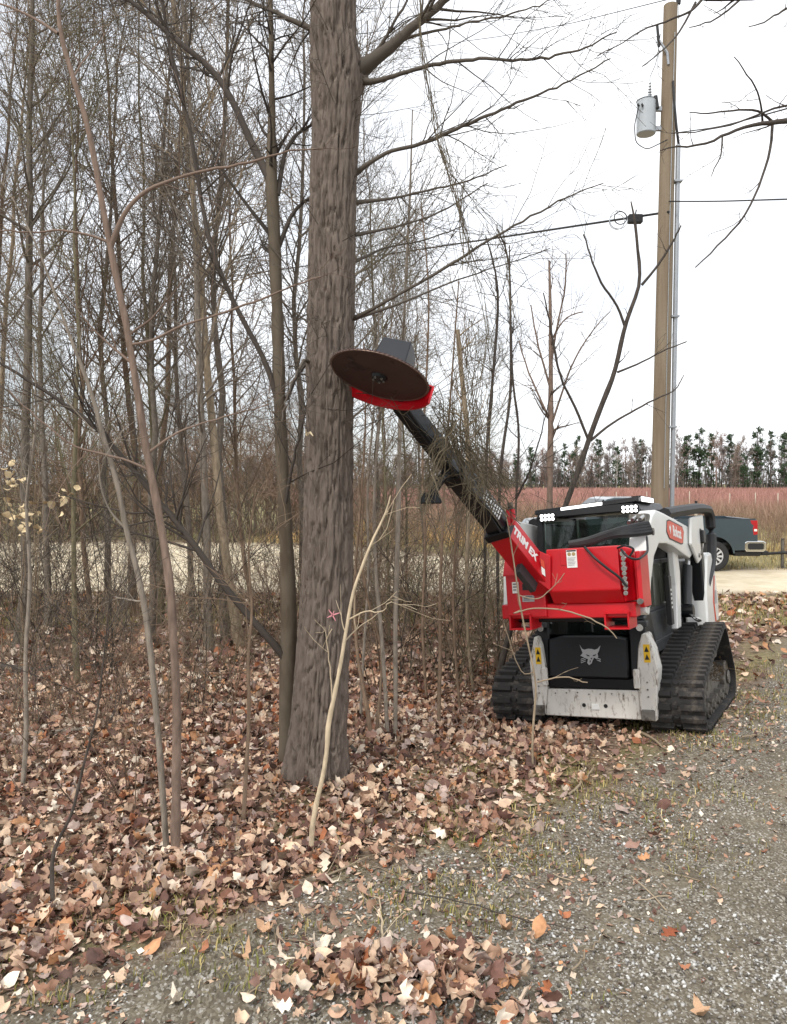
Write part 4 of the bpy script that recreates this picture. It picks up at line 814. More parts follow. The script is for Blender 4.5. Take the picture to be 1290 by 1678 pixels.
# ------------------------------------------------------------------ materials for machines
M_WHITE = mat('white_paint', srgb(228, 228, 224), .38, vary=.06, scale=3, dirt=srgb(150, 138, 122), dscale=9, dcov=.66, coat=.3)
M_WHITE_D = mat('white_paint_muddy', srgb(212, 208, 200), .6, vary=.1, scale=5, dirt=srgb(112, 96, 82), dscale=26, dcov=.53, dstretch=(1, 1, .3))
M_BLACK = mat('black_paint', (.006, .0065, .008), .4, vary=.2, scale=5, dirt=(.02, .018, .016), dscale=7, dcov=.62, spec=.3)
M_DGREY = mat('dark_grey_paint', (.040, .042, .044), .5, vary=.2, scale=5, dirt=(.05, .045, .04), dscale=6, dcov=.58)
M_RUB = mat('track_rubber', (.024, .022, .021), .8, vary=.3, scale=9, dirt=(.10, .085, .07), dscale=11, dcov=.52, bump=.2, bscale=80)
M_HOSE = mat('hose_rubber', (.012, .012, .013), .55, vary=.3, scale=20)
M_STEEL = mat('worn_steel', srgb(120, 116, 110), .5, .6, vary=.3, scale=12, dirt=(.09, .075, .06), dscale=8, dcov=.5)
M_BRIGHT = mat('bright_steel', srgb(190, 190, 188), .25, .9, vary=.1)
M_RED = mat('red_paint', srgb(196, 8, 26), .4, vary=.12, scale=3, coat=.12, dirt=srgb(120, 30, 30), dscale=10, dcov=.70)
M_ORANGE = mat('orange_decal', srgb(214, 72, 42), .45, vary=.05)
M_YEL = mat('yellow_decal', srgb(232, 186, 32), .5, vary=.05)
M_INK = mat('black_ink', (.01, .01, .01), .5, vary=0)
M_WDEC = mat('white_decal', srgb(236, 236, 232), .5, vary=.04)
M_GREY = mat('grey_decal', srgb(165, 165, 165), .5, vary=.05)
M_LED = mat('led_lens', (1, .98, .95), .2, emit=2.2, vary=0)
M_GLASS = glass_mat('cab_glass', (.52, .62, .58), .10)
M_SEAT = mat('seat_vinyl', (.03, .03, .032), .6, vary=.2)
MW = Matrix([[*LM[k], LO[k]] for k in range(3)] + [[0, 0, 0, 1]])
loader = empty('track_loader', label='white and black compact track loader holding the red saw mount before the cab', cat='track loader', mat=MW)

# ---- tracks
def hull(pts):
    pts = sorted(map(tuple, pts)); cr = lambda o, a, b: (a[0] - o[0]) * (b[1] - o[1]) - (a[1] - o[1]) * (b[0] - o[0])
    lo = []; up = []
    for p in pts:
        while len(lo) > 1 and cr(lo[-2], lo[-1], p) <= 0: lo.pop()
        lo.append(p)
    for p in reversed(pts):
        while len(up) > 1 and cr(up[-2], up[-1], p) <= 0: up.pop()
        up.append(p)
    return np.array(lo[:-1] + up[:-1])
TC = [(0.02, .245, .245), (1.55, .225, .225), (1.28, .585, .215)]
def outline(d, n):
    H_ = hull([(c[0] + (c[2] + d) * math.cos(a), c[1] + (c[2] + d) * math.sin(a)) for c in TC for a in np.linspace(0, 2 * math.pi, 73)[:-1]]); H_ = np.r_[H_, H_[:1]]
    s = np.r_[0, np.cumsum(np.linalg.norm(np.diff(H_, axis=0), axis=1))]; t = np.linspace(0, s[-1], n + 1)[:-1]; return np.stack([np.interp(t, s, H_[:, 0]), np.interp(t, s, H_[:, 1])], 1), s[-1]
NB = 46
bar = MB(); W_ = .452
for a, b in ((-W_ / 2, -.030), (.030, W_ / 2)):                 # two lug halves, tapered
    bar.loft([(a, -.031, -.008), (b, -.031, -.008), (b, .031, -.008), (a, .031, -.008)], [(a + .008, -.021, .036), (b - .008, -.021, .036), (b - .008, .021, .036), (a + .008, .021, .036)])
bar.loft([(-.022, -.014, -.006), (.022, -.014, -.006), (.022, .014, -.006), (-.022, .014, -.006)], [(-.016, -.010, .012), (.016, -.010, .012), (.016, .010, .012), (-.016, .010, .012)])
bar_me = bar.build('tread_bar', M_RUB).data; bpy.data.objects.remove(bpy.data.objects['tread_bar'])
for sgn in (-1, 1):
    u0, u1 = (.935 - W_, .935) if sgn > 0 else (-.935, -.935 + W_); uc = (u0 + u1) / 2
    Ao, per = outline(-.036, 120); Ai, _ = outline(-.062, 120); n = 120
    V = []
    for k in range(n): V += [(u0, *Ao[k]), (u1, *Ao[k]), (u1, *Ai[k]), (u0, *Ai[k])]
    F = []
    for k in range(n):
        a, b = 4 * k, 4 * ((k + 1) % n); F += [(a + i, a + (i + 1) % 4, b + (i + 1) % 4, b + i) for i in range(4)]
    tm = MB().add(V, F); tr_o = tm.build('track', M_RUB, loader, smooth=False)
    tp, _ = outline(-.036, NB)
    for k in range(NB):
        t = nrm(tp[(k + 1) % NB] - tp[k - 1]); o = link('tread_bar', bar_me, tr_o)
        # local axes: x = u, y = along, z = outward
        yv = Vector((0, t[0], t[1])); xv = Vector((1, 0, 0)); zv = xv.cross(yv)
        if zv.dot(Vector((0, tp[k][0] - .9, tp[k][1] - .35))) < 0: yv = -yv; zv = -zv
        o.matrix_local = Matrix(((xv[0], yv[0], zv[0], uc), (xv[1], yv[1], zv[1], tp[k][0]), (xv[2], yv[2], zv[2], tp[k][1]), (0, 0, 0, 1)))
    uf = MB(); uf.prism([(.05, .13), (1.45, .13), (1.5, .30), (1.12, .42), (.55, .40), (.12, .33)], 0, uc - .10 * sgn - .05, uc + sgn * .12)
    uf.build('track_frame', M_STEEL, loader, .01)
    for (cv, cw, cr) in ((.02, .245, .185), (1.55, .225, .165)):
        w = MB(); w.cyl((u0 + .08, cv, cw), (u1 - .06, cv, cw), cr, 24); w.cyl((uc + sgn * .17, cv, cw), (uc + sgn * .19, cv, cw), .07, 12); w.build('idler_wheel', M_STEEL, loader, .008)
    w = MB(); w.cyl((uc - .12, 1.28, .585), (uc + .12, 1.28, .585), .13, 20)
    for k in range(12):
        a = k * math.pi / 6; w.box((uc, 1.28 + .14 * math.cos(a), .585 + .14 * math.sin(a)), (.16, .045, .03), Matrix.Rotation(a, 3, 'X'))
    w.build('drive_sprocket', M_STEEL, loader, .004)
    for k in range(5):
        w = MB(); v_ = .32 + k * .24; w.cyl((u0 + .07, v_, .125), (u1 - .05, v_, .125), .068, 14); w.cyl((u1 - .05, v_, .125) if sgn > 0 else (u0 + .05, v_, .125), (u1 - .03, v_, .125) if sgn > 0 else (u0 + .03, v_, .125), .035, 10); w.build('track_roller', M_STEEL, loader)
# grass wad jammed in the undercarriage
w = Acc(); rr_ = np.random.default_rng(9); Pn = np.array([.80, 1.0, .36]) + rr_.normal(0, 1, (160, 1, 3)) * np.array([.05, .14, .035]) + np.cumsum(rr_.normal(0, .02, (160, 5, 3)), 1); V, Q = tubes(Pn, np.full((160, 5), .002), 3); w.add(V, Q, None, np.array(srgb(110, 92, 70))); link('grass_wad', w.mesh('grass_wad'), loader, M_TWIG)['kind'] = 'stuff'

# ---- chassis front: muddy white lower plate, uprights, black tub
b_ = MB(); b_.loft([(-.41, -.23, .13), (.43, -.23, .13), (.43, -.23, .375), (-.37, -.23, .365)], [(-.41, -.05, .13), (.43, -.05, .13), (.43, -.05, .375), (-.37, -.05, .365)])
lower = b_.build('front_plate', M_WHITE_D, loader, .008)
for x in (-.05, .14):
    MB().cyl((x, -.235, .235), (x, -.22, .235), .017, 14).build('tow_hole', M_INK, lower)
d_ = MB(); d_.b6(.015, .085, -.242, -.228, .20, .25); d_.build('latch_plate', M_WHITE, lower, .004)
for k in range(7): MB().cyl((-.30 + k * .1, -.238, .33 + .006 * (k % 3)), (-.30 + k * .1, -.228, .33 + .006 * (k % 3)), .006, 8).build('bolt', M_STEEL, lower)
for s, pr_ in ((1, [(.43, .13), (.565, .13), (.58, .35), (.605, .56), (.58, .72), (.535, .855), (.495, .855), (.455, .74), (.435, .56)]), (-1, [(-.50, .13), (-.41, .13), (-.37, .365), (-.375, .56), (-.40, .74), (-.43, .83), (-.46, .83), (-.52, .6)])):
    up = MB().prism([(p_[0], p_[1]) for p_ in pr_], 1, -.25, -.08).build('front_upright', M_WHITE_D, loader, .01)
    c0 = (.525, .69) if s > 0 else (-.43, .66)
    MB().b6(c0[0] - .026, c0[0] + .026, -.2535, -.2505, c0[1] - .075, c0[1] + .075).build('warning_decal', M_YEL, up)
    for dz in (.035, -.03):
        t = MB(); t.loft([(c0[0] - .019, -.2565, c0[1] + dz - .022), (c0[0] + .019, -.2565, c0[1] + dz - .022), (c0[0], -.2565, c0[1] + dz + .026)], [(c0[0] - .019, -.254, c0[1] + dz - .022), (c0[0] + .019, -.254, c0[1] + dz - .022), (c0[0], -.254, c0[1] + dz + .026)]); t.build('decal_print', M_INK, up)
    x0 = .50 if s > 0 else -.455
    MB().b6(x0 - .055, x0 + .055, -.285, -.25, .135, .225).build('stop_block', M_STEEL, up, .008)
    st = MB(); st.b6(x0 - .075 * s - .02, x0 - .075 * s + .03, -.29, -.25, .40, .56); st.build('latch_bracket', M_WHITE_D, up, .008)
    for k in range(3): MB().cyl((x0 + .01, -.262, .33 + k * .06), (x0 + .01, -.248, .33 + k * .06), .007, 8).build('bolt', M_STEEL, up)
# body tub between the tracks and engine bay
MB().prism([(-.10, .20), (2.1, .28), (2.15, .62), (.2, .62), (-.10, .45)], 0, -.46, .46).build('chassis', M_BLACK, loader, .015)

# ---- cab
cab = empty('cab'); cab.parent = loader
def cpart(name, mb, m, bv=.008, **k): return mb.build(name, m, cab, bv, **k)
cpart('kick_panel', MB().loft([(-.375, -.225, .38), (.415, -.225, .38), (.415, -.225, .47), (-.375, -.225, .47)], [(-.375, -.1, .38), (.415, -.1, .38), (.415, -.1, .47), (-.375, -.1, .47)]), M_BLACK)
door = cpart('front_door', MB().loft([(-.345, -.245, .475), (.36, -.245, .475), (.355, -.19, .80), (.24, -.185, .83), (-.22, -.185, .83), (-.345, -.19, .80)], [(-.345, -.13, .475), (.36, -.13, .475), (.355, -.1, .80), (.24, -.1, .83), (-.22, -.1, .83), (-.345, -.1, .80)]), M_BLACK, .012)
for s in (-1, 1):
    x0, x1 = (.365, .50) if s > 0 else (-.47, -.35)
    cpart('side_cowl', MB().prism([(-.21, .48), (-.14, .98), (.12, 1.02), (.30, .62), (.2, .48)], 0, x0, x1), M_BLACK, .012)
# cat head emblem on the door (flat silver print)
def lay(prof, name, m, O, X, Y, N, parent, h=.002):             # flat print: profile in the X/Y plane
    O, X, Y, N = map(lambda q: Vector(q), (O, X, Y, N)); A_ = [O + X * a + Y * b for a, b in prof]; return MB().loft([p + N * .0006 for p in A_], [p + N * (h + .0006) for p in A_]).build(name, m, parent)
eN = Vector((0, -.985, .17)).normalized(); eO = Vector((.035, -.2225, .665)) + eN * .002; eX = Vector((1, 0, 0)); eY = Vector((0, .17, .985)).normalized()
em = empty('emblem'); em.parent = door
S_ = .092
def emp(pts, m=M_GREY, h=.002): return lay([(a * S_, b * S_) for a, b in pts], 'emblem_shape', m, eO, eX, eY, eN, em, h)
emp([(-1.0, 1.0), (-.78, .62), (-.55, .52), (-.2, .62), (.15, .60), (.45, .52), (.72, .62), (1.0, .92), (.86, .45), (.70, .15), (.78, -.1), (.62, -.35), (.38, -.2), (.25, -.42), (.12, -.75), (-.12, -.9), (-.30, -.72), (-.2, -.35), (-.40, -.3), (-.62, -.18), (-.95, -.05), (-.72, .2), (-.82, .5)])
emp([(-.42, .10), (-.10, .02), (-.02, -.10), (-.25, -.08)], M_INK, .004); emp([(.62, .12), (.30, .04), (.22, -.08), (.45, -.06)], M_INK, .004)
emp([(.02, -.25), (.22, -.22), (.14, -.40)], M_INK, .004); emp([(-.06, -.5), (.02, -.42), (.06, -.6), (-.04, -.72)], M_INK, .004)
for y_ in (-.25, -.42, -.58): emp([(-.92, y_ - .1), (-.45, y_ - .02 + .1), (-.44, y_ - .08 + .1), (-.9, y_ - .16)])
for y_ in (-.2, -.38): emp([(1.0, y_ - .12), (.62, y_), (.62, y_ - .06), (.98, y_ - .2)])
# posts, roof, panes
FR = [(-.41, -.13), (.41, -.13)]                                 # front lower posts
for s in (-1, 1):
    cpart('front_post', MB().loft([(s * .43 - .035, -.14, .80), (s * .43 + .035, -.14, .80), (s * .43 + .035, -.05, .80), (s * .43 - .035, -.05, .80)], [(s * .45 - .03, .10, 1.90), (s * .45 + .03, .10, 1.90), (s * .45 + .03, .18, 1.90), (s * .45 - .03, .18, 1.90)]), M_BLACK)
    cpart('rear_post', MB().b6(s * .45 - .04, s * .45 + .04, 1.08, 1.18, .6, 1.92), M_BLACK)
    cpart('side_rail', MB().b6(s * .46 - .03, s * .46 + .03, .10, 1.15, 1.84, 1.92), M_BLACK)
    sp_ = cpart('side_panel', MB().prism([(-.05, .62), (1.15, .62), (1.15, 1.0), (.02, 1.0)], 0, s * .455, s * .495), M_DGREY)
    cpart('panel_rib', MB().b6(s * .497 - .006, s * .497 + .006, .05, 1.0, .70, .735), M_DGREY)
    sf = cpart('side_window_frame', MB().prism([(.02, 1.0), (1.08, 1.0), (1.08, 1.46), (.08, 1.46)], 0, s * .46, s * .488), M_DGREY)
    MB().prism([(.10, 1.04), (1.02, 1.04), (1.02, 1.42), (.15, 1.42)], 0, s * .487, s * .495).build('side_window', glass_mat('side_glass', (.4, .45, .4), .55, (.16, .165, .13)), cab)  # olive diffuse colour in the pane paints in the ground's reflection
    cpart('upper_side_screen', MB().prism([(.10, 1.46), (1.08, 1.46), (1.08, 1.84), (.17, 1.84)], 0, s * .462, s * .478), M_BLACK)
roof = cpart('roof', MB().loft([(-.47, .03, 1.90), (.47, .03, 1.90), (.47, 1.22, 1.93), (-.47, 1.22, 1.93)], [(-.44, .08, 1.985), (.44, .08, 1.985), (.44, 1.18, 2.01), (-.44, 1.18, 2.01)]), M_BLACK, .012)
vis = cpart('visor', MB().loft([(-.49, .07, 1.94), (.48, .07, 1.985), (.48, .20, 1.985), (-.49, .20, 1.94)], [(-.49, .085, 1.985), (.48, .085, 2.03), (.48, .20, 2.03), (-.49, .20, 1.985)]), M_BLACK, .006)
MB().loft([(-.23, .066, 1.962), (.155, .066, 1.980), (.155, .066, 2.006), (-.23, .066, 1.988)], [(-.23, .09, 1.962), (.155, .09, 1.980), (.155, .09, 2.006), (-.23, .09, 1.988)]).build('light_bar', M_LED, vis)
MB().b6(.485, .492, .16, .62, 1.99, 2.03).build('side_light_bar', M_LED, roof)
MB().b6(.40, .484, .16, .7, 1.985, 2.04).build('side_light_mount', M_BLACK, roof)
for s, c in ((-1, L(897, 848, 1, .03)), (1, L(1032, 834, 1, .03))):
    hl = cpart('work_light', MB().box((c[0], .055, c[2]), (.16, .05, .075)), M_BLACK)
    for i in range(4):
        for j in range(2): MB().cyl((c[0] - .055 + i * .036, .035, c[2] - .017 + j * .034), (c[0] - .055 + i * .036, .026, c[2] - .017 + j * .034), .0155, 10).build('led', M_LED, hl)
cpart('windshield', MB().loft([(-.36, -.142, .84), (.36, -.142, .84), (.40, .086, 1.86), (-.40, .086, 1.86)], [(-.36, -.135, .84), (.36, -.135, .84), (.40, .093, 1.86), (-.40, .093, 1.86)]), M_GLASS, 0)
cpart('wiper', MB().tube([(.05, -.15, .86), (.02, -.08, 1.2), (-.02, -.01, 1.5)], .008, 6), M_INK, 0)
cpart('rear_wall', MB().b6(-.42, .42, 1.08, 1.13, .62, 1.15), M_BLACK)
cpart('rear_window', MB().b6(-.40, .40, 1.10, 1.108, 1.15, 1.84), glass_mat('rear_glass', (.6, .66, .62), .05), 0)
cpart('rear_mullion', MB().b6(-.14, -.10, 1.085, 1.12, 1.15, 1.84), M_BLACK)
seat = cpart('seat', MB().b6(-.22, .22, .45, .95, .78, .92), M_SEAT, .04, seg=3); MB().b6(-.21, .21, .86, 1.0, .92, 1.5).build('seat_back', M_SEAT, seat, .04, seg=3)
cpart('monitor', MB().b6(.20, .34, .12, .17, 1.45, 1.56), M_WDEC)
cpart('grab_screen', MB().add(*(lambda m_: (m_.v, m_.f))((lambda m_: [m_.b6(-.36 + k * .022, -.353 + k * .022, .16, .166, 1.12, 1.62) for k in range(6)] and m_)(MB()))), M_GREY, 0)
for s in (-1, 1):
    ml = cpart('step_light', MB().box((s * .44 + .03, -.16, .93), (.12, .08, .05)), M_DGREY); MB().cyl((s * .44 + .03, -.205, .90), (s * .44 + .03, -.19, .90), .03, 12).build('light_lens', M_BRIGHT, ml)

# ---- rear body
for s in (-1, 1):
    rb = MB().prism([(1.55, .72), (2.28, .72), (2.36, .95), (2.30, 1.25), (2.12, 1.48), (1.86, 1.46), (1.62, 1.1)], 0, s * .52, s * .74).build('rear_fender', M_WHITE, loader, .02)
    MB().loft([(s * .742, 1.98, .95), (s * .742, 2.03, .95), (s * .742, 2.20, 1.22), (s * .742, 2.15, 1.22)], [(s * .746, 1.98, .95), (s * .746, 2.03, .95), (s * .746, 2.20, 1.22), (s * .746, 2.15, 1.22)]).build('stripe_decal', M_ORANGE, rb)
    MB().loft([(s * .742, 1.98, .95), (s * .742, 2.03, .95), (s * .742, 2.08, .74), (s * .742, 2.02, .74)], [(s * .746, 1.98, .95), (s * .746, 2.03, .95), (s * .746, 2.08, .74), (s * .746, 2.02, .74)]).build('stripe_decal', M_ORANGE, rb)
    MB().loft([(s * .742, 2.06, .92), (s * .742, 2.20, .92), (s * .742, 2.24, 1.06), (s * .742, 2.12, 1.06)], [(s * .745, 2.06, .92), (s * .745, 2.20, .92), (s * .745, 2.24, 1.06), (s * .745, 2.12, 1.06)]).build('grey_decal', M_GREY, rb)
MB().b6(-.60, .60, 2.18, 2.42, .55, 1.42).build('tailgate', M_BLACK, loader, .04, seg=2)
MB().prism([(1.2, .62), (2.25, .62), (2.2, 1.42), (1.25, 1.45)], 0, -.50, .50).build('engine_cover', M_BLACK, loader, .03)
MB().cyl((-.2, 1.75, 1.40), (-.2, 1.75, 1.62), .05, 14).build('exhaust_stack', M_STEEL, loader)

# ---- lift arms
def arm(s):
    a0, a1 = s * .545, s * .685
    A_ = empty('lift_arm'); A_.parent = loader
    # main beam: from the rear link forward and down over the elbow to the attachment plate
    prof = [(1.42, 1.50), (1.50, 1.70), (1.36, 1.74), (.06, 1.865), (-.22, 1.885), (-.38, 1.83), (-.62, 1.66), (-.80, 1.42), (-.86, 1.08), (-.74, 1.05), (-.60, 1.30), (-.42, 1.50), (-.20, 1.60), (.10, 1.60), (.35, 1.575), (1.15, 1.44)]
    if s > 0: be = MB().prism(prof, 0, a0, a1).build('arm_beam', M_WHITE, A_, .014, seg=2)
    else:
        be = MB().prism(prof[:5] + prof[12:], 0, a0, a1).build('arm_beam', M_WHITE, A_, .014, seg=2)
        fr = prof[4:13]; MB().loft([((-.56 if v > -.3 else -.40 - max(0, .6 + v) * .4), v, w) for v, w in fr], [((-.68 if v > -.3 else -.485 - max(0, .6 + v) * .5), v, w) for v, w in fr]).build('arm_nose', M_WHITE, A_, .01)
    def onarm(pts, name, m, h=.003): return MB().loft([(s * .6865, a, b) for a, b in pts], [(s * (.6865 + h), a, b) for a, b in pts]).build(name, m, be)
    onarm([(.12, 1.70), (.17, 1.80), (.27, 1.812), (.86, 1.755), (.93, 1.70), (.84, 1.585), (.74, 1.580), (.22, 1.635)], 'badge_edge', M_INK, .002)
    bd = onarm([(.14, 1.70), (.18, 1.79), (.28, 1.80), (.85, 1.745), (.91, 1.70), (.83, 1.597), (.74, 1.592), (.23, 1.645)], 'badge_plate', M_ORANGE, .004)
    xd = (0, s * 1.0, -.085 * 1.0) if s > 0 else (0, -1.0, .085); cO = (s * .6915, .575, 1.692)
    text_mesh('Bobcat', .135, M_WDEC, 'badge_lettering', be, cO, xd, (0, .085, 1), .004)
    hd = [(-1.0, 1.0), (-.6, .5), (0, .6), (.6, .5), (1.0, 1.0), (.8, 0), (.35, -.35), (.1, -.9), (-.1, -.9), (-.35, -.35), (-.8, 0)]
    MB().loft([(s * .692, .265 + a * .04, 1.722 + b * .045) for a, b in hd], [(s * .694, .265 + a * .04, 1.722 + b * .045) for a, b in hd]).build('badge_cat', M_WDEC, be)
    MB().cyl(((a0 - s * .02) if s > 0 else -.40, -.80, 1.15), ((a1 + s * .02) if s > 0 else -.50, -.80, 1.15), .035, 16).build('pivot_pin', M_STEEL, A_)
    MB().cyl(((a0 - s * .01) if s > 0 else -.43, -.42, 1.70), ((a1 + s * .012) if s > 0 else -.60, -.42, 1.70), .03, 14).build('pivot_pin', M_STEEL, A_)
    pl = MB().prism([(1.20, 1.84), (1.92, 1.89), (1.90, 1.62), (1.62, 1.42), (1.42, 1.38), (1.10, 1.58)], 0, s * .69, s * .72).build('rear_link_plate', M_WHITE, A_, .01)
    for v_, w_ in ((1.60, 1.48), (1.46, 1.46), (1.70, 1.70)): MB().cyl((s * .718, v_, w_), (s * .73, v_, w_), .022, 12).build('pin_head', M_STEEL, pl)
    MB().b6(s * .73 - .03, s * .73 + .02, 1.66, 1.80, 1.58, 1.72).build('link_slot', M_INK, pl, .01)
    MB().tube([(s * .63, .40, 1.87), (s * .66, 1.0, 1.91), (s * .70, 1.7, 1.95), (s * .72, 2.25, 1.955), (s * .72, 2.38, 1.93), (s * .72, 2.40, 1.80), (s * .72, 2.36, 1.55), (s * .72, 2.20, 1.35), (s * .71, 1.95, 1.22), (s * .70, 1.85, 1.15)], .055, 8, 36).build('hose_guard', M_HOSE, A_, smooth=True)
    MB().b6(s * .60, s * .72, 1.60, 1.76, .75, 1.75).build('rear_tower', M_BLACK, A_, .015)
    MB().prism([(1.62, .70), (2.0, .72), (1.96, 1.30), (1.66, 1.30)], 0, s * .55, s * .72).build('tower_base', M_BLACK, A_, .015)
    MB().cyl((s * .63, 1.30, 1.36), (s * .63, 1.12, .98), .045, 14).build('lift_cylinder', M_DGREY, A_, smooth=True)
    MB().cyl((s * .63, 1.34, 1.44), (s * .63, 1.28, 1.32), .026, 12).build('cylinder_rod', M_BRIGHT, A_)
    MB().cyl((s * .57, 1.10, .93), (s * .69, 1.10, .93), .065, 14).build('cylinder_boss', M_BLACK, A_, .008)
    MB().prism([(.62, .80), (.80, .80), (.95, 1.30), (.90, 1.58), (.70, 1.58), (.72, 1.2)], 0, s * .56, s * .62).build('control_link', M_WHITE, A_, .01)
    ml = MB().b6(s * .555, s * .60, .50, .60, .85, 1.30).build('marker_panel', M_INK, A_, .006)
    for k in range(5): MB().b6(s * .60, s * .603, .53, .57, 1.0 + k * .04, 1.02 + k * .04).build('marker_lamp', M_WDEC, ml)
    for k in range(2): MB().tube([(s * .66, 1.05, .90), (s * (.72 + .04 * k), .95, .86), (s * .74, 1.1 + .06 * k, .82), (s * .66, 1.35, .84)], .011, 6, 12).build('hydraulic_line', M_BRIGHT, A_, smooth=True)
    return A_
arm(1); arm(-1)
MB().b6(-.54, .54, -.60, -.50, 1.30, 1.40).build('arm_crossmember', M_WHITE, loader, .01)
MB().prism([(-.92, 1.02), (-.80, 1.02), (-.72, 1.20), (-.80, 1.52), (-.92, 1.52)], 0, -.42, .56).build('quick_coupler', M_BLACK, loader, .01)
# couplings block at the elbow and the thick hose bundle lying across to the saw mount
hb = MB().box((.60, -.46, 1.80), (.14, .16, .10)).build('hose_block', M_STEEL, loader, .01)
for k in range(4): MB().cyl((.56 + .03 * k, -.52, 1.81 + .02 * (k % 2)), (.55 + .03 * k, -.62, 1.78 + .02 * (k % 2)), .016, 10).build('hose_fitting', M_BRIGHT, hb)
for k in range(4):
    o_ = .022 * k; pts = [L(1062, 858, 1, -.58) + np.array([o_ * .3, 0, -o_]), L(1040, 862, 1, -.70) + np.array([0, -.02 * k, -o_]), L(1000, 872 + 2 * k, 1, -.86), L(960, 886 + 2 * k, 1, -.98), L(932, 891 + k, 1, -1.02)]
    MB().tube(pts, .024, 8, 20).build('hydraulic_hose', M_HOSE, loader, smooth=True)
# ------------------------------------------------------------------ boom saw carried on the loader's coupler
M_SAWD = mat('saw_disc', srgb(74, 54, 50), .6, .3, vary=.18, scale=6, dirt=srgb(52, 38, 36), dscale=5, dcov=.55)
M_BOOM = mat('boom_black', (.008, .0085, .010), .35, vary=.2, scale=6, dirt=(.05, .048, .045), dscale=8, dcov=.6, coat=.2)
SO = np.array([0, -.95, 1.05])
saw = empty('tree_saw', label='red and black telescopic boom tree saw mounted across the loader front', cat='tree saw', mat=Matrix([[*LM[k], to_world(SO)[k]] for k in range(3)] + [[0, 0, 0, 1]]))
def sb(name, mb, m, bv=0.0, parent=saw, **k): return mb.build(name, m, parent, bv, off=SO, **k)
VF = -1.16
TL, TR, BL, BR_ = L(903, 903, 1, VF), L(1012, 893, 1, VF), L(903, 972, 1, VF), L(1012, 964, 1, VF)
w1, w0 = (TL[2] + TR[2]) / 2 + .005, (BL[2] + BR_[2]) / 2; u0, u1 = TL[0], TR[0]
box = sb('mount_box', MB().prism([(VF, w1), (-.93, w1), (-.93, w0 - .10), (VF + .09, w0 - .10), (VF, w0)], 0, u0 - .04, u1), M_RED, .010, seg=2)
# angled right cheek with the fittings
sb('box_cheek', MB().loft([(u1 + .002, VF + .005, w1 - .005), (u1 + .07, VF + .12, w1 - .03), (u1 + .07, VF + .14, w0 - .09), (u1 + .002, VF + .07, w0 - .095)], [(u1 + .002, -.93, w1 - .005), (u1 + .07, -.93, w1 - .03), (u1 + .07, -.93, w0 - .09), (u1 + .002, -.93, w0 - .095)]), M_RED, .006)
pr = L(1046, 900, 1, -1.05); sp_ = sb('end_plate', MB().prism([(-1.14, w1 - .05), (-.88, w1 - .05), (-.88, w0 - .14), (-1.10, w0 - .14), (-1.14, w0 - .08)], 0, u1 + .115, u1 + .150), M_RED, .006)
sb('end_gusset', MB().b6(u1 + .07, u1 + .116, -1.0, -.90, w0 - .12, w1 - .08), M_RED, .004)
sb('lug_boss', MB().cyl((u1 + .13, -1.16, w0 - .09), (u1 + .13, -1.13, w0 - .09), .022, 12), M_STEEL)
# lower beam, fork pockets
LB = L(823, 1004, 1, -1.0); sb('lower_beam', MB().b6(LB[0] + .02, u1 + .07, -1.05, -.90, w0 - .215, w0 - .10), M_RED, .008)
for a, b in ((L(836, 1000, 1, -1.06)[0], L(872, 1000, 1, -1.06)[0]), (L(991, 1000, 1, -1.06)[0], L(1032, 1000, 1, -1.06)[0])):
    m_ = MB(); zb, zt = w0 - .30, w0 - .17; t = .014
    m_.b6(a, b, -1.10, -.86, zb, zb + t); m_.b6(a, b, -1.10, -.86, zt - t, zt); m_.b6(a, a + t, -1.098, -.862, zb + t, zt - t); m_.b6(b - t, b, -1.098, -.862, zb + t, zt - t)
    fp = sb('fork_pocket', m_, M_RED, .003)
# left box
l0, l1 = L(828, 918, 1, -1.06)[0], u0 - .10; lt, lb_ = L(840, 918, 1, -1.06)[2], w0 - .20
lbx = sb('left_box', MB().prism([(-1.08, lt - .10), (-1.03, lt), (-.90, lt), (-.90, lb_), (-1.08, lb_)], 0, l0, l1), M_RED, .010, seg=2)
lo_ = sb('box_hood', MB().prism([(-1.10, lt - .13), (-1.10, lt - .115), (-1.04, lt + .012), (-1.02, lt + .012)], 0, l0 - .012, l1), M_RED, .003)
for (px, py, w_, h_, m_, nm) in ((845, 963, .055, .09, M_WDEC, 'instruction_decal'), (861, 962, .05, .05, M_INK, 'hour_gauge'), (866, 981, .10, .05, M_GREY, 'serial_plate')):
    c = L(px, py, 1, -1.084); dcl = sb(nm, MB().b6(c[0] - w_ / 2, c[0] + w_ / 2, -1.0865, -1.0815, c[2] - h_ / 2, c[2] + h_ / 2), m_, parent=saw)
    if m_ is not M_INK:
        for k in range(3): sb('decal_print', MB().b6(c[0] - w_ * .36, c[0] + w_ * (.36 - .12 * k), -1.0885, -1.087, c[2] + h_ * (.28 - .26 * k), c[2] + h_ * (.36 - .26 * k)), M_INK, parent=saw)
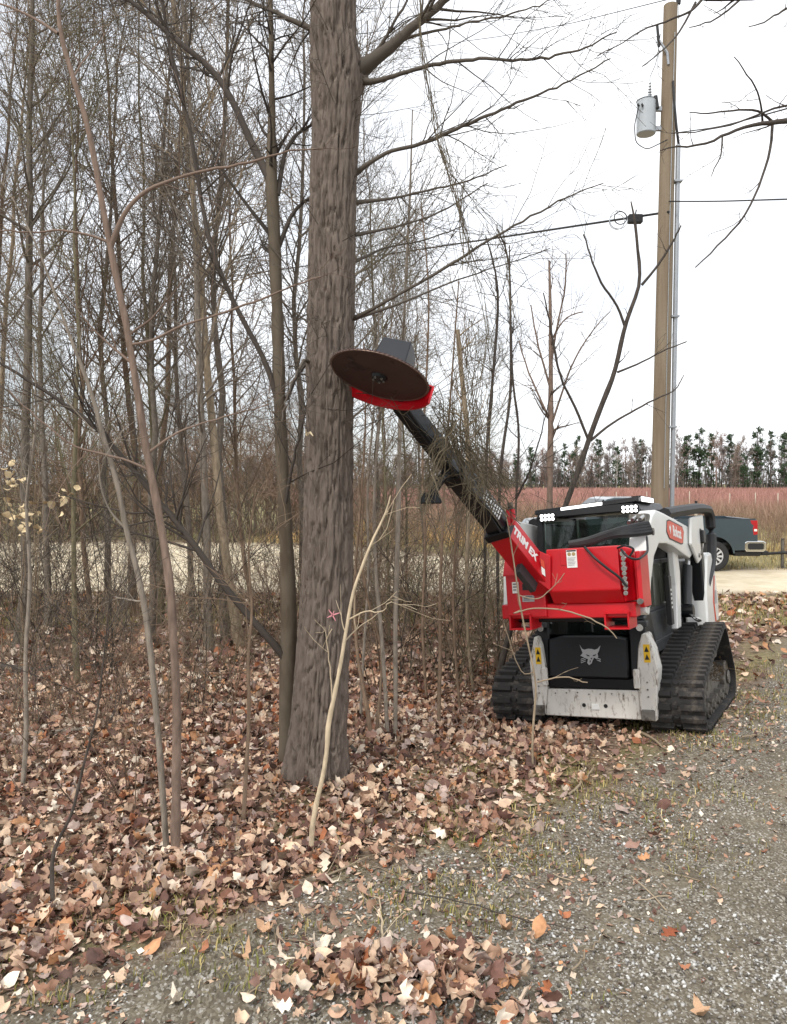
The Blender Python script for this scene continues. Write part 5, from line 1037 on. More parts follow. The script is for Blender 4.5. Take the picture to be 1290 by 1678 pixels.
# instruction label on the main box
c = L(937, 914, 1, VF - .004); lab = sb('instruction_decal', MB().b6(c[0] - .040, c[0] + .040, VF - .005, VF - .001, c[2] - .075, c[2] + .06), M_WDEC, parent=saw)
sb('decal_print', MB().b6(c[0] - .036, c[0] + .036, VF - .0075, VF - .0055, c[2] + .048, c[2] + .058), M_INK, parent=saw)
for x in (-.017, .017): sb('decal_print', MB().cyl((c[0] + x, VF - .0075, c[2] + .028), (c[0] + x, VF - .0055, c[2] + .028), .014, 12), mat('tan_print', srgb(170, 150, 100), .5), parent=saw)
for k in range(6): sb('decal_print', MB().b6(c[0] - .032, c[0] + .03 - .006 * (k % 3), VF - .0075, VF - .0055, c[2] - .002 - k * .011, c[2] + .002 - k * .011), M_GREY, parent=saw)
sb('recess_plate', MB().b6(c[0] - .09, c[0] - .045, VF - .006, VF - .001, c[2] - .055, c[2] + .05), M_RED, .002)
# fittings down the right cheek
fx = u1 + .03
for k in range(9): sb('hydraulic_fitting', MB().cyl((fx + .008 * (k % 2), VF + .015, w1 - .06 - k * .036), (fx + .01, VF - .028, w1 - .065 - k * .036), .017 if k % 3 else .022, 10), M_BRIGHT, .002)
sb('hydraulic_hose', MB().tube([L(958, 896, 1, VF - .02), L(975, 915, 1, VF - .07), L(1000, 935, 1, VF - .06), L(1015, 945, 1, VF - .05), L(1028, 962, 1, VF - .02)], .010, 7, 18), M_HOSE, smooth=True)
sb('hydraulic_hose', MB().tube([L(1018, 900, 1, VF - .03), L(1028, 915, 1, VF - .08), L(1045, 918, 1, VF - .06), L(1062, 905, 1, VF + .2), L(1060, 880, 1, -.7)], .009, 7, 18), M_HOSE, smooth=True)
sb('hydraulic_hose', MB().tube([L(1012, 898, 1, VF - .01), L(1024, 893, 1, VF - .05), L(1040, 899, 1, VF - .03), L(1032, 912, 1, VF - .02)], .008, 7, 16), M_HOSE, smooth=True)

# ---- boom
DC = P(622, 617, 5.03); rv = nrm(DC - np.array([0, 0, CAMH])); ex = np.array([1., 0, 0]); ex = nrm(ex - rv * ex.dot(rv)); ey = np.cross(ex, rv); ey = ey if ey[2] > 0 else -ey
an = math.radians(-17.5); mj = ex * math.cos(an) + ey * math.sin(an); mn = -ex * math.sin(an) + ey * math.cos(an)
un = nrm(-.41 * rv - .912 * mn); upn = -un; far = nrm(np.cross(mj, un)); far = far if far.dot(rv) > 0 else -far
RD = 84 * 5.03 / FPX
A0 = to_world(L(884, 946, 1, -1.10)); B0 = DC + (mj * math.cos(math.radians(62)) + far * math.sin(math.radians(62))) * (RD + .10) + upn * .03
d = nrm(B0 - A0); LEN = np.linalg.norm(B0 - A0); vd = nrm((A0 + B0) / 2 - np.array([0, 0, CAMH]))
s1 = nrm(np.cross(d, vd)); s2 = np.cross(d, s1)                # s1 across the picture, s2 along the view
if s1[0] < 0: s1 = -s1
if np.dot(s2, vd) > 0: s2 = -s2                                 # towards the camera
th = math.radians(38); e1 = s1 * math.cos(th) + s2 * math.sin(th); e2 = -s1 * math.sin(th) + s2 * math.cos(th)   # e1 = right-facing side, e2 = left-facing side
def beam(t0, t1, a, b, mb=None, sh=0.0):
    mb = mb or MB(); q0, q1 = A0 + d * t0, A0 + d * t1; cs = [(-1, -1), (1, -1), (1, 1), (-1, 1)]
    mb.loft([to_local(q0 + e1 * x * a / 2 + e2 * (y * b / 2 + sh)) for x, y in cs], [to_local(q1 + e1 * x * a / 2 + e2 * (y * b / 2 + sh)) for x, y in cs]); return mb
sl = sb('boom_sleeve', beam(-.10, LEN * .30, .185, .185), M_RED, .008, seg=2)
# sleeve foot plate down to the box
q = L(902, 909, 1, VF - .02); q2 = L(902, 968, 1, VF - .02)
sb('boom_foot', MB().loft([tuple(L(884, 903, 1, VF - .05)), tuple(L(903, 911, 1, VF - .03)), tuple(L(903, 970, 1, VF - .02)), tuple(L(880, 952, 1, VF - .05))], [tuple(L(884, 903, 1, VF + .12)), tuple(L(903, 911, 1, VF + .12)), tuple(L(903, 970, 1, VF + .12)), tuple(L(880, 952, 1, VF + .12))]), M_RED, .006)
tO = to_local(A0 + d * (LEN * .195) + e1 * (.185 / 2 + .001)); tX = LM.T @ (-d); tY = LM.T @ (-e2)
_Z = np.cross(tX, tY)
if np.dot(_Z, LM.T @ e1) < 0: tY = -tY
text_mesh('TRIM EX', .088, M_WDEC, 'boom_lettering', saw, tO, tX, tY, .0045, off=SO)
for k, mm in ((0, M_ORANGE), (1, M_WDEC)):
    cc = L(890 + k * 2, 922 + 14 * k, 1, VF - .055)
    sb('hazard_decal', MB().loft([tuple(L(886 + k * 1, 915 + 13 * k, 1, VF - .054)), tuple(L(892 + k, 920 + 13 * k, 1, VF - .045)), tuple(L(893 + k, 932 + 13 * k, 1, VF - .045)), tuple(L(887 + k, 927 + 13 * k, 1, VF - .054))], [tuple(L(886 + k * 1, 915 + 13 * k, 1, VF - .058)), tuple(L(892 + k, 920 + 13 * k, 1, VF - .049)), tuple(L(893 + k, 932 + 13 * k, 1, VF - .049)), tuple(L(887 + k, 927 + 13 * k, 1, VF - .058))]), mm)
sb('inner_brace', beam(.02, LEN * .14, .05, .10, sh=.13), M_DGREY, .004)
bo = sb('boom_outer', beam(LEN * .24, LEN * .62, .150, .150), M_BOOM, .008, seg=2)
sb('boom_inner', beam(LEN * .55, LEN * 1.0, .118, .118), M_BOOM, .006, seg=2)
sb('slide_collar', beam(LEN * .60, LEN * .64, .172, .172), M_BOOM, .006)
sb('sleeve_clamp', beam(LEN * .29, LEN * .325, .21, .21), M_BLACK, .006)
cpx = to_local(A0 + d * LEN * .325 + e1 * .12)
for k in (-1, 1): sb('clamp_pin', MB().cyl(tuple(cpx + np.array([.018 * k, 0, -.03])), tuple(cpx + np.array([.018 * k, 0, .09])), .017, 10), M_RED)
sb('clamp_bolt', MB().cyl(tuple(cpx + np.array([0, 0, .09])), tuple(cpx + np.array([0, 0, .14])), .022, 8), M_STEEL)
sb('boom_label', beam(LEN * .36, LEN * .52, .004, .09, sh=0), M_GREY) if False else None
for k in range(9):                                              # worn pale bars of the boom decal
    q0 = A0 + d * (LEN * .37 + .026 * k) + e1 * .0755; sb('boom_decal', MB().loft([to_local(q0 + e2 * x + d * y) for x, y in ((-.05, 0), (.05, 0), (.05, .013), (-.05, .013))], [to_local(q0 + e1 * .002 + e2 * x + d * y) for x, y in ((-.05, 0), (.05, 0), (.05, .013), (-.05, .013))]), M_WDEC)
for k in (0, 1): sb('boom_hose', MB().tube([to_local(A0 + d * LEN * t + e2 * (.085 + .02 * math.sin(t * 9 + k)) + e1 * (.02 * k + .05)) for t in np.linspace(.3, .98, 9)], .010, 7, 24), M_HOSE, smooth=True)
# hanging support foot under the boom
f0 = A0 + d * LEN * .66; f1 = P(706, 812, 5.32)
sb('support_leg', MB().tube([to_local(f0), to_local((f0 * .45 + f1 * .55) + np.array([-.01, 0, .02])), to_local(f1)], [.042, .036, .032], 8, 8), M_BOOM, .0)
sb('support_foot', MB().loft([to_local(f1 + np.array([x, y, .02])) for x, y in ((-.055, -.05), (.055, -.05), (.055, .05), (-.055, .05))], [to_local(f1 + np.array([x, y, -.055])) for x, y in ((-.08, -.07), (.075, -.07), (.075, .07), (-.08, .07))]), M_BLACK, .008)

# ---- saw head
lV = lambda p: Vector(to_local(p)); lD = lambda v: Vector(LM.T @ v)
bl = MB(); n = 72
ring_o = []; 
for k in range(n * 2):
    a = k * math.pi / n; rr = RD * (1.0 if k % 2 else .982); ring_o.append((mj * math.cos(a) + far * math.sin(a)) * rr)
bl.loft([lV(DC + v) for v in ring_o], [lV(DC + v + upn * .008) for v in ring_o]); disc = sb('saw_blade', bl, M_SAWD)
ho = [(mj * math.cos(a) + far * math.sin(a)) for a in np.arange(24) * math.pi / 12]
sb('blade_rim', MB().ring(lV(DC + un * .001), lD(upn), RD * .955, RD * .99, .004, 72), mat('blade_rim_steel', srgb(120, 100, 90), .45, .5, vary=.2), parent=saw)
sb('blade_hub', MB().loft([lV(DC + v * .055 - upn * .002) for v in ho], [lV(DC + v * .045 - upn * .022) for v in ho]), M_BLACK)
for k in range(5):
    v = ho[k * 5 % 24]; sb('hub_bolt', MB().cyl(lV(DC + v * .035 - upn * .02), lV(DC + v * .035 - upn * .032), .008, 6), M_STEEL)
# curved red guard along the far rim, held by the boom tip
gp = []; 
for a in np.linspace(math.radians(8), math.radians(122), 22): gp.append(mj * math.cos(a) + far * math.sin(a))
g = MB(); V_ = []
for v in gp: V_ += [lV(DC + v * (RD + .022) - upn * .052), lV(DC + v * (RD + .036) - upn * .052), lV(DC + v * (RD + .036) + upn * .075), lV(DC + v * (RD + .022) + upn * .075)]
F_ = [(4 * k + i, 4 * k + (i + 1) % 4, 4 * k + 4 + (i + 1) % 4, 4 * k + 4 + i) for k in range(21) for i in range(4)] + [(0, 1, 2, 3), (84, 87, 86, 85)]
sb('blade_guard', g.add(V_, F_), M_RED)
g = MB(); inn = [v * RD * .25 for v in gp]; 
sb('guard_deck', MB().loft([lV(DC + v * (RD + .02) + upn * .066) for v in gp] + [lV(DC + v * .3 * RD + upn * .066) for v in gp[::-1]], [lV(DC + v * (RD + .02) + upn * .074) for v in gp] + [lV(DC + v * .3 * RD + upn * .074) for v in gp[::-1]]), M_RED)
# motor hood on top of the blade
mf = nrm(far * .9 + mj * .25); ms = nrm(np.cross(mf, upn)); ms = ms if ms.dot(ex) > 0 else -ms; mc = DC + mj * .055 + far * .02
def hoodpt(x, y, z): return lV(mc + ms * x + mf * y + upn * z)
b_ = [(-.115, -.14, .012), (.115, -.14, .012), (.125, .14, .012), (-.125, .14, .012)]; t_ = [(-.09, -.075, .265), (.10, -.075, .265), (.11, .12, .265), (-.10, .12, .265)]
hood = sb('motor_hood', MB().loft([hoodpt(*p) for p in b_], [hoodpt(*p) for p in t_]), mat('hood_black', (.014, .016, .022), .45, vary=.15, scale=6), .006)
for k in range(3): sb('hood_slot', MB().loft([hoodpt(.1215 + .0012, -.04 + .05 * k, .05), hoodpt(.1227, -.02 + .05 * k, .05), hoodpt(.1195, -.02 + .05 * k, .09), hoodpt(.1185, -.04 + .05 * k, .09)], [hoodpt(.1250, -.04 + .05 * k, .05), hoodpt(.1250, -.02 + .05 * k, .05), hoodpt(.1215, -.02 + .05 * k, .09), hoodpt(.1205, -.04 + .05 * k, .09)]), M_INK)
kn = to_local(B0); sb('boom_knuckle', MB().box(tuple(kn), (.11, .11, .11)), M_BOOM, .015)
sb('guard_arm', MB().tube([kn, to_local(DC + mj * .18 + far * .2 + upn * .075), to_local(DC + mj * .06 + far * .03 + upn * .08)], [.05, .045, .04], 8, 10), M_BOOM)
# ------------------------------------------------------------------ utility pole
M_POLE = mat('pole_wood', srgb(152, 138, 118), .9, vary=.3, scale=9, bump=.4, bscale=40, stretch=(1, 1, .06), second=srgb(124, 110, 92), spec=.2)
M_GALV = mat('galvanised', srgb(164, 168, 172), .45, .5, vary=.1, scale=5)
M_CAN = mat('transformer_grey', srgb(178, 184, 188), .4, vary=.06, scale=3)
M_WIRE = mat('wire_black', (.02, .02, .022), .6, vary=.1)
DP = 14.0; pb = P(1081, 830, DP); ptop = P(1099, 9, DP); foot = np.array([pb[0] - .02, DP, float(surf(pb[0], DP))])
pole = empty('utility_pole', tuple(foot), 'tall wooden utility pole behind the loader with grey transformer and conduit', 'utility pole')
def pbuild(name, mb, m, bv=0, parent=pole, **k): return mb.build(name, m, parent, bv, off=foot, **k)
pax = lambda py: (lambda t: foot + (ptop - foot) * t)((P(1090, py, DP)[2] - foot[2]) / (ptop[2] - foot[2]))
pbuild('pole_shaft', MB().tube([foot - np.array([0, 0, .3]), foot * .5 + ptop * .5, ptop], [.165, .142, .118], 20, 14), M_POLE, smooth=True)
c0, c1 = pax(240), pax(1000); pbuild('conduit', MB().tube([c0 + np.array([.17, -.06, 0]), pax(500) + np.array([.185, -.06, 0]), c1 + np.array([.21, -.06, 0]), foot + np.array([.215, -.06, 0])], .042, 10, 12), M_GALV, smooth=True)
for y in (300, 520, 700): 
    q = pax(y); pbuild('conduit_strap', MB().box((q[0] + .17, q[1] - .06, q[2]), (.14, .14, .03)), M_GALV)
tx = P(1059, 192, DP); 
can = MB(); can.cyl(tx + np.array([0, 0, -.30]), tx + np.array([0, 0, .28]), .165, 28); tcan = pbuild('transformer', can, M_CAN, .012, smooth=True)
MB().cyl(tx + np.array([0, 0, .281]), tx + np.array([0, 0, .33]), .175, 28, .10).build('transformer_lid', M_CAN, tcan, off=foot, smooth=True)
bsh = MB()
for k in range(6): bsh.cyl(tx + np.array([.06, 0, .33 + .05 * k]), tx + np.array([.06, 0, .36 + .05 * k]), .042 - .004 * k, 12, .025 - .002 * k)
bsh.cyl(tx + np.array([.06, 0, .6]), tx + np.array([.06, 0, .70]), .008, 6); bsh.build('bushing', M_GALV, tcan, off=foot)
for z in (.14, -.2): 
    q = tx + np.array([.0, 0, z]); pbuild('transformer_bracket', MB().b6(q[0] + .15, pax(190)[0] - .10, q[1] - .03, q[1] + .03, q[2] - .04, q[2] + .04), M_GALV, .006)
pbuild('arrester', MB().cyl(tx + np.array([.16, -.06, .12]), tx + np.array([.14, -.06, .34]), .05, 10, .035), M_WIRE)
for dx in (-.17, -.10): pbuild('transformer_terminal', MB().cyl(tx + np.array([dx, -.12, .14]), tx + np.array([dx - .03, -.17, .14]), .02, 8), M_WIRE)
# cut-out fuse
q = pax(72); q = q + np.array([-.16, -.10, 0]); pbuild('fuse_cutout', MB().tube([q + np.array([-.10, 0, .28]), q + np.array([-.06, 0, -.10])], .024, 8), M_WIRE); pbuild('fuse_bracket', MB().tube([q + np.array([-.07, 0, .02]), q + np.array([.08, -.02, -.22]), q + np.array([.10, -.02, -.42])], .022, 8), M_GALV)
pbuild('top_insulator', MB().cyl(ptop + np.array([.14, 0, .02]), ptop + np.array([.14, 0, .16]), .035, 12, .05), M_WIRE); pbuild('insulator_pin', MB().tube([ptop + np.array([.13, -.05, -.25]), ptop + np.array([.14, 0, .05])], .012, 6), M_GALV)
def wire(name, pts, r_, label, n=24, m=M_WIRE, parent=None):
    X = resample(np.array(pts), n); o = X[0]
    ob = MB().tube(X, r_, 6).build(name, m, parent, off=o if parent is None else foot)
    if parent is None: ob.location = o; setp(ob, label, 'cable', 'overhead lines')
    return ob
# riser wires on the pole
wire('riser_wire', [pax(140) + np.array([.02, -.15, 0]), pax(180) + np.array([.05, -.17, 0]), pax(215) + np.array([.10, -.15, 0]), pax(240) + np.array([.17, -.08, 0])], .022, None, parent=pole)
wire('drop_wire', [tx + np.array([-.17, -.14, .14]), tx + np.array([-.25, -.14, -.2]), tx + np.array([-.22, -.12, -.5]), tx + np.array([-.02, -.12, -.62]), pax(235) + np.array([-.05, -.15, 0])], .009, None, parent=pole)
wire('jumper_wire', [tx + np.array([.06, 0, .70]), tx + np.array([.15, 0, .9]), pax(100) + np.array([-.25, -.1, 0]), pax(70) + np.array([-.2, -.1, .1])], .006, None, parent=pole)
wire('ground_wire', [pax(60) + np.array([.04, -.135, 0]), pax(300) + np.array([.02, -.15, 0]), pax(800) + np.array([.02, -.165, 0])], .006, None, parent=pole, m=M_GALV)
# spans
wire('overhead_wire', [ptop + np.array([.14, 0, .15]), P(980, 42, 17), P(700, 75, 26), P(300, 130, 46), P(-200, 180, 80)], .008, 'thin power line leaving the pole top toward the upper left')
wire('overhead_wire', [pax(352) + np.array([0, -.15, 0]), P(1045, 357, 14.5), P(950, 368, 16), P(850, 384, 18), P(700, 408, 22), P(580, 424, 27), P(200, 480, 50), P(-300, 545, 90)], .022, 'thick black cable sagging left from the pole past the thick tree')
wire('overhead_wire', [pax(335) + np.array([0, -.15, 0]), P(1180, 330, 13), P(1300, 326, 11.5), P(1700, 318, 8)], .012, 'thin black cable running right from the pole out of view')
wire('overhead_wire', [pax(222) + np.array([.1, -.1, 0]), P(1180, 208, 12), P(1290, 178, 10), P(1600, 90, 6.5)], .010, 'twisted service cable rising right from the pole')
bx = P(1041, 359, 14.45); cb = empty('splice_box', tuple(bx), 'small black splice box with coiled cable hung on the thick cable', 'splice box')
MB().box(bx, (.26, .12, .16)).build('box_shell', M_WIRE, cb, .015, off=bx); MB().tube([bx + np.array([0, 0, .07]), bx + np.array([.02, 0, .17])], .012, 6).build('hanger', M_WIRE, cb, off=bx)
for k, rr2 in enumerate((.115, .165, .14)):
    cc = bx + np.array([-.27 - .03 * k, 0, .02 - .03 * k]); MB().tube([cc + np.array([rr2 * math.cos(a), .01 * k, rr2 * math.sin(a)]) for a in np.linspace(0, 6.3, 26)], .010 - .003 * (k > 0), 6).build('cable_coil', M_WIRE if k == 0 else M_GALV, cb, off=bx)

# ------------------------------------------------------------------ pickup truck (local x to its tail)
M_TRUCK = mat('truck_paint', srgb(62, 76, 84), .28, .35, vary=.05, scale=2, coat=.8)
M_TYRE = mat('tyre_rubber', (.025, .025, .026), .85, vary=.15, scale=20)
M_CHROME = mat('chrome', srgb(225, 225, 225), .12, 1.0, vary=.02)
M_TRIM = mat('black_trim', (.012, .012, .013), .6, vary=.1)
M_TAIL = mat('tail_lens', srgb(176, 20, 28), .15, vary=.05, coat=.6)
M_TGL = glass_mat('truck_glass', (.25, .28, .28), .35)
DT = 21.2; ax_ = P(1171, 910, DT); gz = float(surf(ax_[0], DT + .8)); 
tk = empty('pickup_truck', (ax_[0], DT, gz), 'dark grey pickup truck parked across the drive, tail toward the right', 'pickup truck')
def tb(name, mb, m, bv=0, parent=tk, **k): return mb.build(name, m, parent, bv, **k)
Wd = 2.02; RW = .42
# bed: outer shell with wheel-arch cut
def side_prof(x0, x1, z0, z1, xc, ra, n=14):
    a = [(x0, z0), (xc - ra, z0)] + [(xc - ra * math.cos(t), RW + .03 + (ra) * math.sin(t)) if True else 0 for t in np.linspace(0.15, math.pi - .15, n)] + [(xc + ra, z0), (x1, z0 + .02), (x1 + .02, z0 + .3), (x1 - .01, z1 - .02), (x1 - .05, z1), (x0, z1)]
    return a
for s, y0 in ((1, 0.0), (-1, Wd - .09)):
    tb('bed_side', MB().prism(side_prof(-1.0, 1.16, .58, 1.44, 0, .53), 1, y0, y0 + .09), M_TRUCK, .02, seg=2)
    arc = [(-.56 * math.cos(t), RW + .03 + .56 * math.sin(t)) for t in np.linspace(.1, math.pi - .1, 18)]; arc2 = [(-.51 * math.cos(t), RW + .03 + .51 * math.sin(t)) for t in np.linspace(.1, math.pi - .1, 18)]
    yo = -.025 if s > 0 else Wd - .02
    m_ = MB(); V = []
    for (a, b), (c, e) in zip(arc, arc2): V += [(a, yo, b), (c, yo, e), (c, yo + .045, e), (a, yo + .045, b)]
    F = [(4 * k + i, 4 * k + (i + 1) % 4, 4 * k + 4 + (i + 1) % 4, 4 * k + 4 + i) for k in range(17) for i in range(4)] + [(0, 1, 2, 3), (68, 71, 70, 69)]
    tb('wheel_arch_trim', m_.add(V, F), M_TRUCK, .004)
    yl = -.006 if s > 0 else Wd - .06
    tl = tb('tail_light', MB().prism([(.96, 1.41), (1.165, 1.41), (1.175, 1.02), (1.06, 1.0), (1.03, 1.20), (1.06, 1.26), (.99, 1.32)], 1, yl, yl + .066), M_TAIL, .01)
    MB().prism([(1.07, 1.11), (1.15, 1.11), (1.15, 1.17), (1.07, 1.17)], 1, yl - .004 if s > 0 else yl + .06, yl + .01 if s > 0 else yl + .07).build('reverse_lens', M_WDEC, tl)
tb('bed_floor', MB().b6(-1.0, 1.13, .092, Wd - .092, .72, .78), M_TRIM); tb('bed_front', MB().b6(-1.0, -.95, .092, Wd - .092, .782, 1.42), M_TRUCK)
tg = tb('tailgate', MB().b6(1.10, 1.165, .10, Wd - .10, .80, 1.44), M_TRUCK, .015); MB().b6(1.166, 1.176, Wd / 2 - .12, Wd / 2 + .12, 1.22, 1.30).build('tailgate_handle', M_TRIM, tg)
tb('bed_rail_cap', MB().b6(-1.0, 1.12, .005, .085, 1.442, 1.455), M_TRIM, .004); tb('bed_rail_cap', MB().b6(-1.0, 1.12, Wd - .085, Wd - .005, 1.442, 1.455), M_TRIM, .004)
bm_ = tb('rear_bumper', MB().prism([(.82, .62), (.86, .55), (1.34, .55), (1.40, .62), (1.40, .80), (1.34, .84), (.88, .84), (.82, .80)], 1, -.02, Wd + .02), M_CHROME, .02, seg=2)
for s in (-1, 1):
    y_ = -.024 if s < 0 else Wd + .012
    MB().prism([(.90, .64), (.94, .61), (1.30, .61), (1.34, .64), (1.34, .75), (1.30, .78), (.94, .78), (.90, .75)], 1, y_, y_ + .012).build('bumper_step', M_TRIM, bm_, .004)
tb('hitch_receiver', MB().b6(1.2, 1.55, Wd / 2 - .04, Wd / 2 + .04, .46, .54), M_TRIM, .006); tb('ball_mount', MB().cyl((1.5, Wd / 2, .54), (1.5, Wd / 2, .62), .03, 12), M_CHROME)
tb('rear_valance', MB().b6(.60, 1.32, .1, Wd - .1, .42, .56), M_TRIM, .02)
tb('frame_rail', MB().b6(-4.2, 1.1, .45, .60, .50, .66), M_TRIM); tb('frame_rail', MB().b6(-4.2, 1.1, Wd - .60, Wd - .45, .50, .66), M_TRIM); tb('rear_axle', MB().cyl((0, .2, RW), (0, Wd - .2, RW), .07, 12), M_TRIM); tb('wheel_well', MB().b6(-.56, .56, .30, .33, .58, 1.05), M_TRIM)
# cab and nose
cabp = [(-1.05, .58), (-1.05, 1.42), (-1.16, 1.46), (-1.42, 1.98), (-1.60, 2.03), (-2.75, 2.03), (-2.95, 1.99), (-3.55, 1.48), (-4.85, 1.38), (-4.98, 1.25), (-4.98, .62), (-4.36, .60), (-4.30, .85), (-4.12, .97), (-3.72, .97), (-3.54, .85), (-3.48, .58)]
tb('cab_body', MB().prism(cabp, 1, .01, Wd - .01), M_TRUCK, .03, seg=2)
for s in (-1, 1):
    y_ = .0 if s < 0 else Wd - .012
    tb('side_window', MB().prism([(-1.30, 1.50), (-1.52, 1.93), (-2.15, 1.95), (-2.15, 1.48)], 1, y_, y_ + .012), M_TGL); tb('side_window', MB().prism([(-2.25, 1.48), (-2.25, 1.95), (-2.80, 1.94), (-3.25, 1.50)], 1, y_, y_ + .012), M_TGL)
    tb('door_seam', MB().b6(-2.205, -2.195, y_ - .001, y_ + .013, .62, 1.46), M_TRIM); tb('door_seam', MB().b6(-1.255, -1.247, y_ - .001, y_ + .013, .75, 1.46), M_TRIM)
    for x_ in (-1.5, -2.45): tb('door_handle', MB().b6(x_ - .09, x_ + .09, y_ - .03 if s < 0 else y_ + .012, y_ if s < 0 else y_ + .04, 1.25, 1.29), M_CHROME, .006)
    tb('wing_mirror', MB().box((-3.05, -.16 if s < 0 else Wd + .16, 1.52), (.10, .22, .26)), M_TRIM, .02); tb('running_board', MB().b6(-3.4, -1.1, -.05 if s < 0 else Wd - .09, .09 if s < 0 else Wd + .05, .45, .50), M_TRIM, .01)
tb('windshield', MB().loft([(-2.99, .16, 1.96), (-2.99, Wd - .16, 1.96), (-3.54, Wd - .12, 1.50), (-3.54, .12, 1.50)], [(-3.01, .16, 1.975), (-3.01, Wd - .16, 1.975), (-3.56, Wd - .12, 1.515), (-3.56, .12, 1.515)]), M_TGL)
tb('rear_window', MB().loft([(-1.20, .25, 1.53), (-1.20, Wd - .25, 1.53), (-1.395, Wd - .28, 1.92), (-1.395, .28, 1.92)], [(-1.185, .25, 1.535), (-1.185, Wd - .25, 1.535), (-1.38, Wd - .28, 1.925), (-1.38, .28, 1.925)]), M_TGL)
tb('grille', MB().b6(-5.01, -4.985, .25, Wd - .25, .75, 1.22), M_TRIM, .01); tb('front_bumper', MB().b6(-5.10, -4.90, -.01, Wd + .01, .50, .74), M_CHROME, .03)
for y_ in (.03, Wd - .24): tb('headlight', MB().b6(-5.0, -4.93, y_, y_ + .21, .98, 1.24), M_WDEC, .02)
def wheel(x, y, s):
    w = empty('wheel'); w.parent = tk; w.location = (x, y, RW)
    ty = MB(); prof = [(.25, -.12), (.30, -.135), (.37, -.135), (.41, -.11), (RW, -.07), (RW, .07), (.41, .11), (.37, .135), (.30, .135), (.25, .12)]; n = 36; V = []
    for k in range(n):
        a = 2 * math.pi * k / n; V += [(p * math.cos(a), q_, p * math.sin(a)) for p, q_ in prof]
    m = len(prof); ty.add(V, [(k * m + i, k * m + (i + 1) % m, ((k + 1) % n) * m + (i + 1) % m, ((k + 1) % n) * m + i) for k in range(n) for i in range(m)]); ty.build('tyre', M_TYRE, w, smooth=True)
    ri = MB(); f_ = -.10 * s; ri.ring((0, f_, 0), (0, 1, 0), .225, .262, .03, 36); ri.ring((0, f_ + .10 * s, 0), (0, 1, 0), .24, .262, .2, 36)
    for k in range(10):
        a = 2 * math.pi * k / 10; R_ = Matrix.Rotation(-a, 3, 'Y'); ri.loft([R_ @ Vector(p) for p in ((.06, f_ - .012, -.024), (.232, f_ - .012, -.030), (.232, f_ - .012, .030), (.06, f_ - .012, .024))], [R_ @ Vector(p) for p in ((.06, f_ + .012, -.02), (.232, f_ + .012, -.024), (.232, f_ + .012, .024), (.06, f_ + .012, .02))])
    ri.build('rim', mat('rim_silver', srgb(205, 207, 210), .3, .4, vary=.03), w); MB().cyl((0, f_ - .03 * s, 0), (0, f_, 0), .075, 18).build('hub_cap', M_TRIM, w, .006)
    MB().cyl((0, f_ + .05 * s, 0), (0, f_ + .06 * s, 0), .23, 24).build('brake_disc', M_TRIM, w); em_ = MB().box((0, f_ - .032 * s, 0), (.05, .004, .016)); em_.build('hub_badge', M_CHROME, w)
for x in (0, -3.92): wheel(x, .13, 1); wheel(x, Wd - .13, -1)
# black trailer coupler behind the truck at the picture's edge
tt = P(1300, 893, 22.0); tr0 = np.array([tt[0], 22.0, float(surf(tt[0], 22.0))]); trl = empty('trailer_tongue', tuple(tr0), 'black trailer tongue with jack behind the pickup at the right edge', 'trailer')
MB().tube([(-.75, 0, .42), (-.3, 0, .45), (.9, -.4, .45)], .045, 6).build('tongue_beam', M_TRIM, trl); MB().tube([(-.3, 0, .45), (.9, .4, .45)], .045, 6).build('tongue_beam', M_TRIM, trl)
MB().b6(-.92, -.72, -.06, .06, .38, .50).build('coupler', M_TRIM, trl, .02); MB().cyl((-.25, .1, .02), (-.25, .1, .85), .045, 12).build('jack', M_STEEL, trl); MB().box((-.25, .1, .02), (.2, .2, .02)).build('jack_foot', M_STEEL, trl); MB().b6(.0, .5, -.16, .16, .48, .78).build('tool_box', M_TRIM, trl, .02)
MB().b6(.9, 3.4, -.9, .9, .45, .58).build('trailer_deck', M_TRIM, trl, .02)
for y_ in (-1.0, 1.0): MB().cyl((2.2, y_ - .1, .33), (2.2, y_ + .1, .33), .33, 24).build('trailer_wheel', M_TYRE, trl, .03)

